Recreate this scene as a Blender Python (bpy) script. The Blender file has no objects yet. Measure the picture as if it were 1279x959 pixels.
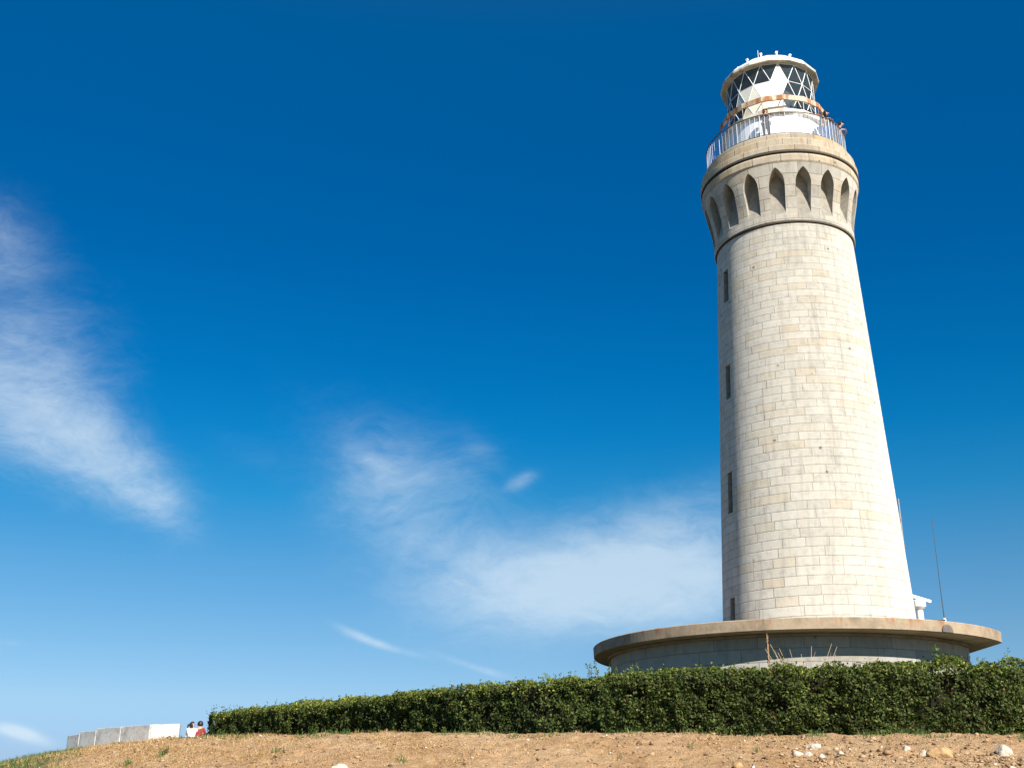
import bpy, bmesh, math, random
import numpy as np
from mathutils import Vector, Matrix, noise
R = math.radians
sin, cos, PI = math.sin, math.cos, math.pi
random.seed(7)
rng = np.random.default_rng(11)

scene = bpy.context.scene
col = scene.collection
C_ROOT = col

# ------------------------------------------------------------------ camera
F_PX, PITCH, ROLL = 1400.0, R(20.37), R(0.18)      # focal length for a 1279 px wide frame
cam_d = bpy.data.cameras.new('camera')
cam = bpy.data.objects.new('camera', cam_d)
col.objects.link(cam)
cam_d.sensor_width = 36.0
cam_d.lens = F_PX / 1279.0 * 36.0
cam_d.clip_end = 30000
cam.matrix_world = Matrix.Rotation(PI/2 + PITCH, 4, 'X') @ Matrix.Rotation(ROLL, 4, 'Z')
scene.camera = cam


def ray(px, py):
    """world direction seen at a photo pixel (used to survey positions)"""
    u, v = px - 639.5, py - 479.5
    c, s = cos(ROLL), sin(ROLL)
    U, V = c*u + s*v, -s*u + c*v
    dx, dz = U/F_PX, -V/F_PX
    return Vector((dx, cos(PITCH) - dz*sin(PITCH), sin(PITCH) + dz*cos(PITCH)))


def at(px, py, d):
    r = ray(px, py)
    return r * (d / r.y)


def azel(px, py):
    r = ray(px, py).normalized()
    return math.atan2(r.x, r.y), math.asin(r.z)


# ------------------------------------------------------------------ helpers
def tag(o, label=None, cat=None, group=None, kind=None):
    if label: o['label'] = label
    if cat: o['category'] = cat
    if group: o['group'] = group
    if kind: o['kind'] = kind
    return o


def thing(name, label, cat, loc=(0, 0, 0), rotz=0, group=None):
    o = bpy.data.objects.new(name, None)
    o.empty_display_size = 0.2
    col.objects.link(o)
    o.location = loc
    o.rotation_euler = (0, 0, rotz)
    return tag(o, label, cat, group)


class MB:
    def __init__(self):
        self.v, self.f, self.m, self.uv = [], [], [], []

    def add(self, verts, faces, mi=0, uvs=None):
        b = len(self.v)
        self.v += [tuple(p) for p in verts]
        for k, f in enumerate(faces):
            self.f.append([b + i for i in f])
            self.m.append(mi)
            self.uv.append(uvs[k] if uvs else [(0, 0)]*len(f))
        return self

    def box(self, c, s, rot=None, mi=0):
        vs = []
        for x in (-1, 1):
            for y in (-1, 1):
                for z in (-1, 1):
                    p = Vector((x*s[0]/2, y*s[1]/2, z*s[2]/2))
                    if rot is not None: p = rot @ p
                    vs.append(p + Vector(c))
        fs = [(0, 1, 3, 2), (4, 6, 7, 5), (0, 4, 5, 1), (2, 3, 7, 6), (0, 2, 6, 4), (1, 5, 7, 3)]
        return self.add(vs, fs, mi)

    def tube(self, pts, radii, n=8, mi=0, cap=True):
        pts = [Vector(p) for p in pts]
        if not hasattr(radii, '__len__'): radii = [radii]*len(pts)
        vs, fs = [], []
        prev = None
        for i, p in enumerate(pts):
            d = (pts[min(i+1, len(pts)-1)] - pts[max(i-1, 0)]).normalized()
            a = Vector((0, 0, 1)) if abs(d.z) < .9 else Vector((1, 0, 0))
            if prev is not None: a = prev
            x = (a - d*a.dot(d)).normalized()
            prev = x
            y = d.cross(x)
            for k in range(n):
                t = 2*PI*k/n
                vs.append(p + (x*cos(t) + y*sin(t))*radii[i])
        for i in range(len(pts)-1):
            for k in range(n):
                k2 = (k+1) % n
                fs.append((i*n+k, i*n+k2, (i+1)*n+k2, (i+1)*n+k))
        if cap:
            fs.append(tuple(range(n))[::-1])
            fs.append(tuple((len(pts)-1)*n + k for k in range(n)))
        return self.add(vs, fs, mi)

    def lathe(self, prof, n=160, closed=True, us=1.0, vfun=None, a0=0.0, mi=0):
        """prof: (r, z) list, counter-clockwise in the r-z plane; closed ring section by default.
        uv: u = turns * us, v = vfun(z)"""
        vs, fs, uvs = [], [], []
        m = len(prof)
        for k in range(n):
            t = a0 + 2*PI*k/n
            for r, z in prof: vs.append((r*cos(t), r*sin(t), z))
        vf = vfun or (lambda z, r: z)
        rng_i = range(m) if closed else range(m-1)
        for k in range(n):
            k2 = (k+1) % n
            for i in rng_i:
                j = (i+1) % m
                fs.append((k*m+i, k2*m+i, k2*m+j, k*m+j))
                u0, u1 = k/n*us, (k+1)/n*us
                va, vb = vf(prof[i][1], prof[i][0]), vf(prof[j][1], prof[j][0])
                uvs.append([(u0, va), (u1, va), (u1, vb), (u0, vb)])
        return self.add(vs, fs, mi, uvs)

    def mesh(self, name):
        me = bpy.data.meshes.new(name)
        me.from_pydata(self.v, [], self.f)
        me.polygons.foreach_set('material_index', self.m)
        uvl = me.uv_layers.new(name='UVMap')
        flat = [c for u in self.uv for p in u for c in p]
        uvl.data.foreach_set('uv', flat)
        me.update()
        return me

    def build(self, name, mats, parent=None, smooth=False, bevel=0):
        me = self.mesh(name)
        for m in (mats if isinstance(mats, (list, tuple)) else [mats]): me.materials.append(m)
        return link(name, me, parent, smooth, bevel)


def link(name, me, parent=None, smooth=False, bevel=0):
    o = bpy.data.objects.new(name, me)
    col.objects.link(o)
    if parent: o.parent = parent
    if smooth: me.polygons.foreach_set('use_smooth', [True]*len(me.polygons))
    if bevel:
        b = o.modifiers.new('bevel', 'BEVEL'); b.width = bevel; b.segments = 2; b.limit_method = 'ANGLE'
    return o


def boolean_cut(me, cutter_me, mats):
    """difference of two meshes, returned as a new mesh"""
    a = bpy.data.objects.new('solid', me); b = bpy.data.objects.new('cutter', cutter_me)
    col.objects.link(a); col.objects.link(b)
    for m in mats:
        if not me.materials or m.name not in [x.name for x in me.materials]: me.materials.append(m)
    mod = a.modifiers.new('cut', 'BOOLEAN'); mod.operation = 'DIFFERENCE'; mod.object = b; mod.solver = 'EXACT'
    mod.material_mode = 'TRANSFER'
    dg = bpy.context.evaluated_depsgraph_get(); dg.update()
    res = bpy.data.meshes.new_from_object(a.evaluated_get(dg))
    bpy.data.objects.remove(a); bpy.data.objects.remove(b)
    return res


def fast_mesh(name, verts, quads, attr=None):
    me = bpy.data.meshes.new(name)
    nv, nf = len(verts), len(quads)
    k = quads.shape[1]
    me.vertices.add(nv); me.vertices.foreach_set('co', np.asarray(verts, np.float32).ravel())
    me.loops.add(nf*k); me.loops.foreach_set('vertex_index', np.asarray(quads, np.int32).ravel())
    me.polygons.add(nf)
    me.polygons.foreach_set('loop_start', np.arange(nf, dtype=np.int32)*k)
    me.polygons.foreach_set('loop_total', np.full(nf, k, np.int32))
    me.update(calc_edges=True)
    if attr is not None:
        a = me.attributes.new('tint', 'FLOAT', 'FACE')
        a.data.foreach_set('value', np.asarray(attr, np.float32))
    me.validate()
    return me


def vnoise(p, seed=0):
    """value noise on an (n,3) array, 0..1"""
    i = np.floor(p).astype(np.int64); f = p - i
    f = f*f*(3-2*f)
    def h(ix, iy, iz):
        n = (ix*374761393 + iy*668265263 + iz*2147483647 + seed*1274126177) & 0xffffffff
        n = ((n ^ (n >> 13)) * 1274126177) & 0xffffffff
        return ((n ^ (n >> 16)) & 0xffff)/65535.0
    out = 0
    for dx in (0, 1):
        for dy in (0, 1):
            for dz in (0, 1):
                w = (f[:, 0] if dx else 1-f[:, 0])*(f[:, 1] if dy else 1-f[:, 1])*(f[:, 2] if dz else 1-f[:, 2])
                out = out + w*h(i[:, 0]+dx, i[:, 1]+dy, i[:, 2]+dz)
    return out


# ------------------------------------------------------------------ materials
class NT:
    """tiny node-tree writer"""
    def __init__(self, tree): self.t = tree; self.n = tree.nodes; self.l = tree.links
    def node(self, typ, **kw):
        n = self.n.new(typ)
        for k, v in kw.items(): setattr(n, k, v)
        return n
    def put(self, sock, val):
        if isinstance(val, bpy.types.NodeSocket): self.l.new(val, sock)
        elif val is not None: sock.default_value = val
    def math(self, op, a, b=None, c=None, clamp=False):
        n = self.node('ShaderNodeMath', operation=op, use_clamp=clamp)
        for i, x in enumerate((a, b, c)):
            if x is not None: self.put(n.inputs[i], x)
        return n.outputs[0]
    def mix(self, fac, a, b, mode='MIX'):
        n = self.node('ShaderNodeMix', data_type='RGBA', blend_type=mode)
        self.put(n.inputs[0], fac); self.put(n.inputs[6], a); self.put(n.inputs[7], b)
        return n.outputs[2]
    def ramp(self, fac, stops, interp='LINEAR'):
        n = self.node('ShaderNodeValToRGB'); e = n.color_ramp; e.interpolation = interp
        while len(e.elements) > 1: e.elements.remove(e.elements[-1])
        for i, (p, c) in enumerate(stops):
            el = e.elements[0] if i == 0 else e.elements.new(p)
            el.position = p
            el.color = c if len(c) == 4 else (*c, 1)
        self.put(n.inputs[0], fac)
        return n.outputs[0]
    def noise(self, vec, scale, detail=4, rough=.55, dist=0.0):
        n = self.node('ShaderNodeTexNoise')
        if vec is not None: self.put(n.inputs['Vector'], vec)
        n.inputs['Scale'].default_value = scale; n.inputs['Detail'].default_value = detail
        n.inputs['Roughness'].default_value = rough; n.inputs['Distortion'].default_value = dist
        return n.outputs[0]
    def voronoi(self, vec, scale, out='Distance', feat='F1', rand=1.0):
        n = self.node('ShaderNodeTexVoronoi', feature=feat)
        if vec is not None: self.put(n.inputs['Vector'], vec)
        n.inputs['Scale'].default_value = scale; n.inputs['Randomness'].default_value = rand
        return n.outputs[out]


def g(v): return (v, v, v, 1)


def new_mat(name):
    m = bpy.data.materials.new(name); m.use_nodes = True
    t = NT(m.node_tree); b = m.node_tree.nodes['Principled BSDF']
    return m, t, b


def bump(t, b, height, strength=.4, dist=.02):
    n = t.node('ShaderNodeBump'); n.inputs['Strength'].default_value = strength; n.inputs['Distance'].default_value = dist
    t.put(n.inputs['Height'], height); t.l.new(n.outputs[0], b.inputs['Normal'])


def objvec(t): return t.node('ShaderNodeTexCoord').outputs['Object']


def plain(name, c, rough=.6, metal=0, var=.12, scale=6, spec=.5, bmp=0):
    m, t, b = new_mat(name)
    n = t.noise(objvec(t), scale, 5)
    lo = tuple(x*(1-var) for x in c); hi = tuple(min(1, x*(1+var)) for x in c)
    t.put(b.inputs['Base Color'], t.ramp(n, [(.3, lo), (.7, hi)]))
    b.inputs['Roughness'].default_value = rough; b.inputs['Metallic'].default_value = metal
    b.inputs['Specular IOR Level'].default_value = spec
    if bmp: bump(t, b, n, bmp, .02)
    return m


def stone_mat(name, base, warm, grey, header_mult=2.0, cw=1.5, ch=.37, joint=.018, joint_dark=.5, stain=.0, contrast=1.0):
    """coursed ashlar: u counts stretchers, v counts courses; every block gets its own tint"""
    m, t, b = new_mat(name)
    uv = t.node('ShaderNodeTexCoord').outputs['UV']; ov = objvec(t)
    s = t.node('ShaderNodeSeparateXYZ'); t.put(s.inputs[0], uv)
    u, v = s.outputs[0], s.outputs[1]
    # slight waviness of the joints
    wob = t.math('MULTIPLY', t.math('SUBTRACT', t.noise(ov, 3.0, 2), .5), .05)
    v = t.math('ADD', v, wob)
    row = t.math('FLOOR', v)
    par = t.math('FLOORED_MODULO', row, 2.0)
    mult = t.math('ADD', 1.0, t.math('MULTIPLY', par, header_mult-1.0))
    wn0 = t.node('ShaderNodeTexWhiteNoise', noise_dimensions='1D'); t.put(wn0.inputs['W'], row)
    off = t.math('ADD', t.math('MULTIPLY', wn0.outputs['Value'], .35), t.math('MULTIPLY', t.math('FLOORED_MODULO', t.math('FLOOR', t.math('MULTIPLY', row, .5)), 2.0), .5))
    if header_mult == 1.0: off = t.math('ADD', t.math('MULTIPLY', par, .5), t.math('MULTIPLY', wn0.outputs['Value'], .15))
    u2 = t.math('ADD', t.math('MULTIPLY', u, mult), off)
    colm = t.math('FLOOR', u2)
    fu = t.math('SUBTRACT', u2, colm); fv = t.math('SUBTRACT', v, row)
    du = t.math('MULTIPLY', t.math('MINIMUM', fu, t.math('SUBTRACT', 1.0, fu)), t.math('DIVIDE', cw, mult))
    dv = t.math('MULTIPLY', t.math('MINIMUM', fv, t.math('SUBTRACT', 1.0, fv)), ch)
    d = t.math('MINIMUM', du, dv)
    jn = t.noise(ov, 5.0, 3)
    jw = t.math('MULTIPLY', joint, t.math('ADD', .35, jn))
    jmask = t.math('SUBTRACT', 1.0, t.math('DIVIDE', t.math('SUBTRACT', d, t.math('MULTIPLY', jw, .35)), jw, clamp=True))
    jmask = t.math('MAXIMUM', jmask, 0.0)
    wn = t.node('ShaderNodeTexWhiteNoise', noise_dimensions='3D')
    cx = t.node('ShaderNodeCombineXYZ'); t.put(cx.inputs[0], row); t.put(cx.inputs[1], colm); cx.inputs[2].default_value = 3.7
    t.put(wn.inputs['Vector'], cx.outputs[0])
    tint = wn.outputs['Value']
    k = contrast
    def mixc(a, bb, f): return tuple(a[i]*(1-f)+bb[i]*f for i in range(3))
    c = t.ramp(tint, [(0, mixc(base, grey, .9*k)), (.18, mixc(base, grey, .35*k)), (.4, base), (.78, mixc(base, (1, 1, 1), .07)), (.84, mixc(base, warm, .55*k)), (1, mixc(base, warm, 1*k))])
    # granite grain, broad weathering, pock marks
    gr = t.noise(ov, 55, 4, .7)
    c = t.mix(1.0, c, t.ramp(gr, [(.3, g(.8)), (.7, g(1.1))]), 'MULTIPLY')
    we = t.noise(ov, .55, 6, .62)
    c = t.mix(t.ramp(we, [(.42, g(0)), (.72, g(.5))]), c, (*grey, 1))
    blot = t.noise(ov, 3.2, 6, .7)
    c = t.mix(1.0, c, t.ramp(blot, [(.28, g(.78)), (.5, g(1.0)), (.75, g(1.05))]), 'MULTIPLY')
    mps = t.node('ShaderNodeMapping'); t.put(mps.inputs['Vector'], ov); mps.inputs['Scale'].default_value = (1, 1, .07)
    rs = t.noise(mps.outputs[0], 4.2, 6, .68)
    c = t.mix(1.0, c, t.ramp(rs, [(.3, g(.80)), (.48, g(1.0)), (.7, g(1.03))]), 'MULTIPLY')
    pk = t.voronoi(ov, .95, 'Distance')
    spot = t.ramp(t.math('ADD', pk, t.math('MULTIPLY', t.noise(ov, 14, 2), .05)), [(.066, g(.75)), (.1, g(0))])
    c = t.mix(spot, c, (.11, .1, .085, 1))
    if stain:
        mp = t.node('ShaderNodeMapping'); t.put(mp.inputs['Vector'], ov); mp.inputs['Scale'].default_value = (1.6, 1.6, .25)
        st = t.noise(mp.outputs[0], 1.6, 6, .65)
        c = t.mix(t.ramp(st, [(.5, g(0)), (.72, g(stain))]), c, (.36, .2, .07, 1))
    c = t.mix(t.math('MULTIPLY', jmask, joint_dark), c, (.1, .075, .05, 1))
    t.put(b.inputs['Base Color'], c)
    b.inputs['Roughness'].default_value = .85; b.inputs['Diffuse Roughness'].default_value = .9
    b.inputs['Specular IOR Level'].default_value = .25
    h = t.math('SUBTRACT', t.math('ADD', t.math('MULTIPLY', gr, .2), t.math('ADD', t.math('MULTIPLY', blot, .25), t.math('MULTIPLY', tint, .25))), jmask)
    bump(t, b, h, .55, .02)
    return m


def concrete_mat(name, base, rust=.0, rough=.85, dirt=.5, zedge=None):
    m, t, b = new_mat(name)
    ov = objvec(t)
    n1 = t.noise(ov, 1.3, 7, .65); n2 = t.noise(ov, 40, 3, .7); n3 = t.noise(ov, 7, 5, .6)
    lo = tuple(x*.62 for x in base); hi = tuple(min(1, x*1.18) for x in base)
    c = t.ramp(n1, [(.3, lo), (.5, base), (.72, hi)])
    c = t.mix(1.0, c, t.ramp(n2, [(.3, g(.84)), (.7, g(1.08))]), 'MULTIPLY')
    c = t.mix(t.ramp(n3, [(.5, g(0)), (.75, g(dirt*.5))]), c, (.1, .085, .06, 1))
    if rust:
        mp = t.node('ShaderNodeMapping'); t.put(mp.inputs['Vector'], ov); mp.inputs['Scale'].default_value = (1, 1, .18)
        st = t.noise(mp.outputs[0], 3.1, 4, .6)
        f = t.ramp(st, [(.53-max(0, rust-.8)*.9, g(0)), (.65-max(0, rust-.8)*.6, g(rust))])
        if zedge is not None:
            s = t.node('ShaderNodeSeparateXYZ'); t.put(s.inputs[0], ov)
            zz = t.math('SUBTRACT', s.outputs[2], zedge)
            f = t.math('MULTIPLY', f, t.ramp(t.math('MULTIPLY', zz, 2.5), [(.1, g(0.1)), (1, g(1))]))
        c = t.mix(f, c, (.3, .11, .035, 1))
    t.put(b.inputs['Base Color'], c)
    b.inputs['Roughness'].default_value = rough; b.inputs['Specular IOR Level'].default_value = .25
    bump(t, b, t.math('ADD', t.math('MULTIPLY', n2, .4), n3), .35, .015)
    return m


def leaf_mat(name, stops, trans=.3):
    m, t, b = new_mat(name)
    a = t.node('ShaderNodeAttribute', attribute_name='tint')
    c = t.ramp(a.outputs['Fac'], stops)
    t.put(b.inputs['Base Color'], c)
    b.inputs['Roughness'].default_value = .62; b.inputs['Specular IOR Level'].default_value = .18
    tr = t.node('ShaderNodeBsdfTranslucent')
    t.put(tr.inputs['Color'], t.mix(1.0, c, (1.0, 1.25, .5, 1), 'MULTIPLY'))
    mx = t.node('ShaderNodeMixShader'); mx.inputs[0].default_value = trans
    t.l.new(b.outputs[0], mx.inputs[1]); t.l.new(tr.outputs[0], mx.inputs[2])
    t.l.new(mx.outputs[0], t.n['Material Output'].inputs[0])
    return m


M = {}
M['granite'] = stone_mat('granite_ashlar', (.65, .605, .515), (.61, .51, .36), (.54, .515, .45), 2.0, 1.75, .37, .016, .44, stain=.1, contrast=.55)
M['granite_plain'] = stone_mat('granite_corbel_stone', (.63, .57, .47), (.55, .45, .3), (.42, .405, .36), 1.0, 1.1, .5, .018, .5, stain=.15, contrast=.6)
M['granite_cornice'] = stone_mat('granite_cornice_stone', (.62, .52, .37), (.6, .43, .22), (.42, .38, .3), 1.0, 1.0, .4, .018, .6, stain=.6, contrast=.7)
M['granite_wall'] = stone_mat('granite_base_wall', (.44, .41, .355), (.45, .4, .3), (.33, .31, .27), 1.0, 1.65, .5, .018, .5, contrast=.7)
M['niche'] = plain('niche_stone_shaded', (.38, .345, .28), .9, 0, .2, 4, .2, .2)  # darker than the corbel stone: shade inside the niches put into the colour
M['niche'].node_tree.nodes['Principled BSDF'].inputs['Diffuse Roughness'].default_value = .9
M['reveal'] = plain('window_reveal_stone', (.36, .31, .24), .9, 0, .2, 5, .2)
M['joint'] = plain('recess_shade', (.075, .06, .045), .95)  # near-black, so shade under cornice and gallery sits in the colour
M['slab'] = concrete_mat('slab_concrete', (.355, .27, .18), rust=.75, zedge=5.8)
M['white_paint'] = plain('white_paint', (.8, .8, .77), .45, 0, .05, 4)
M['cream_paint'] = concrete_mat('weathered_cream_paint', (.66, .62, .5), rust=.5, rough=.55, dirt=.3)
M['rusty_band'] = concrete_mat('rusting_cream_band', (.62, .52, .36), rust=.95, rough=.7, dirt=.6)
M['rail'] = plain('dark_handrail', (.11, .085, .06), .6, .2)
M['baluster'] = plain('pale_baluster', (.42, .43, .44), .5, .3)
M['dark'] = plain('dark_interior', (.03, .032, .035), .7)
M['blackmetal'] = plain('black_metal', (.03, .03, .032), .5)
M['greymetal'] = plain('grey_metal', (.35, .36, .36), .5, .4)
M['red'] = plain('red_oxide', (.34, .1, .06), .7)
M['curtain'] = plain('cream_curtain', (.72, .69, .58), .8, 0, .06, 3)
M['skin'] = plain('skin', (.5, .29, .2), .55, 0, .06)
M['hair'] = plain('dark_hair', (.012, .009, .008), .5, 0, .2)
M['hair_brown'] = plain('brown_black_hair', (.022, .012, .01), .5, 0, .2)
M['navy'] = plain('navy_cloth', (.012, .016, .03), .9, spec=.15)
M['jean'] = plain('blue_denim', (.04, .13, .32), .9, spec=.15)
M['greycloth'] = plain('grey_cloth', (.1, .11, .13), .9, spec=.15)
M['blackcloth'] = plain('black_cloth', (.02, .02, .022), .85)
M['whitecloth'] = plain('white_cloth', (.8, .78, .76), .85, 0, .04)
M['redcloth'] = plain('dark_red_cloth', (.22, .03, .025), .85)
M['shortcloth'] = plain('khaki_cloth', (.4, .36, .22), .85)


def glass_mat():
    m, t, b = new_mat('lantern_glass')
    b.inputs['Base Color'].default_value = (.05, .062, .07, 1)
    b.inputs['Roughness'].default_value = .08
    tr = t.node('ShaderNodeBsdfTransparent'); tr.inputs[0].default_value = (.8, .86, .88, 1)
    mx = t.node('ShaderNodeMixShader'); mx.inputs[0].default_value = .66
    t.l.new(b.outputs[0], mx.inputs[1]); t.l.new(tr.outputs[0], mx.inputs[2])
    t.l.new(mx.outputs[0], t.n['Material Output'].inputs[0])
    return m


def panel_mat():
    m, t, b = new_mat('translucent_panel')
    b.inputs['Base Color'].default_value = (.7, .73, .76, 1)
    b.inputs['Roughness'].default_value = .25
    tr = t.node('ShaderNodeBsdfTransparent'); tr.inputs[0].default_value = (.97, .98, 1, 1)
    mx = t.node('ShaderNodeMixShader'); mx.inputs[0].default_value = .9
    t.l.new(b.outputs[0], mx.inputs[1]); t.l.new(tr.outputs[0], mx.inputs[2])
    t.l.new(mx.outputs[0], t.n['Material Output'].inputs[0])
    return m


M['glass'] = glass_mat(); M['panel'] = panel_mat()
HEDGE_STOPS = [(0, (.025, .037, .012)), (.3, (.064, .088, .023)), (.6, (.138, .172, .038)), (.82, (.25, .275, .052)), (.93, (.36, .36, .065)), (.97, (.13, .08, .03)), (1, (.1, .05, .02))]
M['leaf'] = leaf_mat('hedge_leaf', HEDGE_STOPS)
M['weedleaf'] = leaf_mat('weed_leaf', [(0, (.05, .1, .02)), (.6, (.11, .19, .04)), (1, (.2, .27, .07))])
M['hedge_core'] = plain('hedge_twigs', (.02, .018, .009), .95, 0, .4, 10, .1)
M['straw'] = leaf_mat('dry_straw', [(0, (.26, .15, .06)), (.4, (.45, .28, .12)), (.75, (.55, .37, .18)), (1, (.62, .47, .26))], .2)
M['grass'] = leaf_mat('green_grass', [(0, (.04, .08, .02)), (.5, (.09, .15, .04)), (.8, (.16, .22, .07)), (1, (.4, .36, .15))], .3)
M['drystem'] = plain('dry_stem', (.5, .36, .2), .8, 0, .2, 20)
M['brownstem'] = plain('brown_seed_head', (.22, .12, .06), .9, 0, .35, 30)
M['stem'] = plain('green_stem', (.08, .12, .03), .8)


def ground_mat():
    m, t, b = new_mat('dry_earth')
    ov = objvec(t)
    geo = t.node('ShaderNodeNewGeometry')
    s = t.node('ShaderNodeSeparateXYZ'); t.put(s.inputs[0], geo.outputs['Position'])
    n1 = t.noise(ov, .9, 6, .6); n2 = t.noise(ov, 6, 6, .68); n3 = t.noise(ov, 45, 4, .7)
    c = t.ramp(n1, [(.3, (.45, .265, .125)), (.5, (.53, .335, .175)), (.7, (.57, .38, .21))])
    c = t.mix(1.0, c, t.ramp(n2, [(.25, g(.5)), (.42, g(.9)), (.7, g(1.18))]), 'MULTIPLY')
    c = t.mix(1.0, c, t.ramp(n3, [(.3, g(.58)), (.6, g(1.12))]), 'MULTIPLY')
    # clods and small pale shell / gravel flecks
    vd = t.voronoi(ov, 17, 'Distance'); vc = t.node('ShaderNodeTexVoronoi'); vc.inputs['Scale'].default_value = 17; t.put(vc.inputs['Vector'], ov)
    sx = t.node('ShaderNodeSeparateColor'); t.put(sx.inputs[0], vc.outputs['Color'])
    pale = t.math('MULTIPLY', t.ramp(sx.outputs[0], [(.93, g(0)), (.95, g(1))]), t.ramp(vd, [(.25, g(1)), (.34, g(0))]))
    darkf = t.math('MULTIPLY', t.ramp(sx.outputs[1], [(.93, g(0)), (.95, g(1))]), t.ramp(vd, [(.3, g(.8)), (.4, g(0))]))
    c = t.mix(pale, c, (.62, .52, .4, 1)); c = t.mix(darkf, c, (.09, .05, .025, 1))
    # green far slope at the left; unseen lawn behind crest darkened to cut bounce
    fl = t.math('ADD', t.math('MULTIPLY', s.outputs[0], -1.0), t.math('MULTIPLY', s.outputs[1], -.33))
    gm = t.ramp(t.math('ADD', t.math('MULTIPLY', fl, .3), t.math('MULTIPLY', n2, .9)), [(.65, g(0)), (1.0, g(1))])
    c = t.mix(gm, c, (.075, .1, .03, 1))
    fb = t.math('MULTIPLY', t.ramp(t.math('MULTIPLY', t.math('SUBTRACT', s.outputs[1], 22.0), .3), [(0, g(0)), (1, g(.95))]), t.ramp(t.math('MULTIPLY', t.math('ADD', s.outputs[0], 12.0), .08), [(0, g(.2)), (1, g(1))]))
    c = t.mix(fb, c, (.035, .05, .016, 1))
    t.put(b.inputs['Base Color'], c); b.inputs['Roughness'].default_value = .95; b.inputs['Specular IOR Level'].default_value = .1
    bump(t, b, t.math('ADD', n2, t.math('MULTIPLY', n3, .55)), 1.0, .09)
    return m


M['ground'] = ground_mat()
m_, t_, b_ = new_mat('sea_water')
b_.inputs['Base Color'].default_value = (.01, .05, .08, 1); b_.inputs['Roughness'].default_value = .15
bump(t_, b_, t_.noise(objvec(t_), .3, 6), .3, .3)
M['sea'] = m_
M['rock_white'] = plain('pale_rock', (.45, .395, .31), .95, 0, .32, 16, .15, .9)
M['rock_brown'] = plain('ochre_rock', (.40, .25, .12), .95, 0, .32, 14, .15, .9)
M['rock_grey'] = plain('grey_rock', (.4, .37, .33), .9, 0, .25, 14, .2, .5)
M['gravel'] = leaf_mat('mixed_gravel', [(0, (.1, .065, .04)), (.3, (.3, .185, .095)), (.55, (.45, .31, .18)), (.8, (.62, .55, .46)), (1, (.75, .7, .62))], 0.0)
M['block'] = concrete_mat('weathered_parapet_granite', (.55, .53, .49), rust=.12, dirt=.9)

# ------------------------------------------------------------------ terrain
PROF_Y = [-80, 0, 7.5, 12, 15, 17, 18.6, 19.6, 20.4, 22, 40, 60, 75, 130, 400, 8000]
PROF_Z = [-1.7, -1.6, -1.55, -.75, -.1, .33, .72, .97, 1.075, 1.15, 1.93, 2.75, 2.8, -12, -17, -18]


def base_z(X, Y):
    X = np.asarray(X, float); Y = np.asarray(Y, float)
    z = np.interp(Y, PROF_Y, PROF_Z)
    for d in (-.35, .35): z = z + np.interp(Y+d, PROF_Y, PROF_Z)
    z = z/3
    q = np.maximum(0, -X - .24*np.maximum(Y, 8))
    z = z - np.minimum(.62/np.maximum(Y, 10)*q*q, 22)
    z = z - .12*np.clip((-X-2.5)/4, 0, 1)*np.clip((30-Y)/6, 0, 1)*np.clip((Y-12)/4, 0, 1)
    q2 = np.maximum(0, X-45)
    z = z - .01*q2*q2
    return np.maximum(z, -18.0)


def rough_z(X, Y):
    P = np.stack([X*1.0, Y*1.0, np.zeros_like(X)], 1)
    a = vnoise(P*.45, 1)-.5; b = vnoise(P*1.7, 2)-.5; c = vnoise(P*5.1, 3)-.5; d = vnoise(P*13, 4)-.5
    w = np.clip((Y-12)/3, 0, 1)*np.clip((70-Y)/20, 0, 1)
    return w*(a*.09 + b*.07 + c*.06 + d*.045)


def hz(X, Y): return base_z(X, Y) + rough_z(np.asarray(X, float), np.asarray(Y, float))


def h1(x, y): return float(hz(np.array([x]), np.array([y]))[0])


def on_ground(px, py):
    """point of the terrain seen at a photo pixel"""
    r = ray(px, py); r = r/r.y
    last = 14.0
    for d in np.arange(14, 60, .05):
        if h1(r.x*d, d) > r.z*d: return Vector((r.x*d, d, h1(r.x*d, d)))
    return None


def axis(parts):
    out = []
    for a, b, s in parts: out += list(np.arange(a, b, s))
    out.append(parts[-1][1])
    return np.array(out)


xs = axis([(-9000, -1000, 2000), (-1000, -100, 150), (-100, -34, 6), (-34, -12, .5), (-12, 11, .06), (11, 34, .5), (34, 100, 6), (100, 1000, 150), (1000, 9000, 2000)])
ys = axis([(-300, -20, 40), (-20, 11, 2), (11, 15.5, .3), (15.5, 21, .05), (21, 24, .15), (24, 60, .6), (60, 140, 6), (140, 1000, 100), (1000, 9000, 2000)])
GX, GY = np.meshgrid(xs, ys)
Z = hz(GX.ravel(), GY.ravel())
V = np.stack([GX.ravel(), GY.ravel(), Z], 1)
nx, ny = len(xs), len(ys)
ii = (np.arange(ny-1)[:, None]*nx + np.arange(nx-1)[None, :]).ravel()
Q = np.stack([ii, ii+1, ii+nx+1, ii+nx], 1)
me = fast_mesh('ground', V, Q); me.materials.append(M['ground'])
tag(link('ground', me, smooth=True), 'dry brown earth bank rising to a grassy headland', kind='structure')
mb = MB(); mb.add([(-9500, -9500, -15), (9500, -9500, -15), (9500, 9500, -15), (-9500, 9500, -15)], [(0, 1, 2, 3)])
tag(mb.build('sea', M['sea']), kind='structure')


# ------------------------------------------------------------------ lighthouse
TX, TY = 13.09, 48.41
GZ = 1.9                                     # ground level at the tower
A0 = math.atan2(-TY, -TX)                    # azimuth of the side that faces the path
TOW = thing('lighthouse', 'tall round tower of pale granite blocks with a white lantern room on top', 'lighthouse', (TX, TY, 0))


def sr(z): return 4.03 - (z-6.2)*.0451


# courses: taller at the foot than at the top
cz = [GZ]
while cz[-1] < 25.2: cz.append(cz[-1] + .425 - .105*(min(cz[-1], 24.6)-GZ)/22.7)


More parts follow.
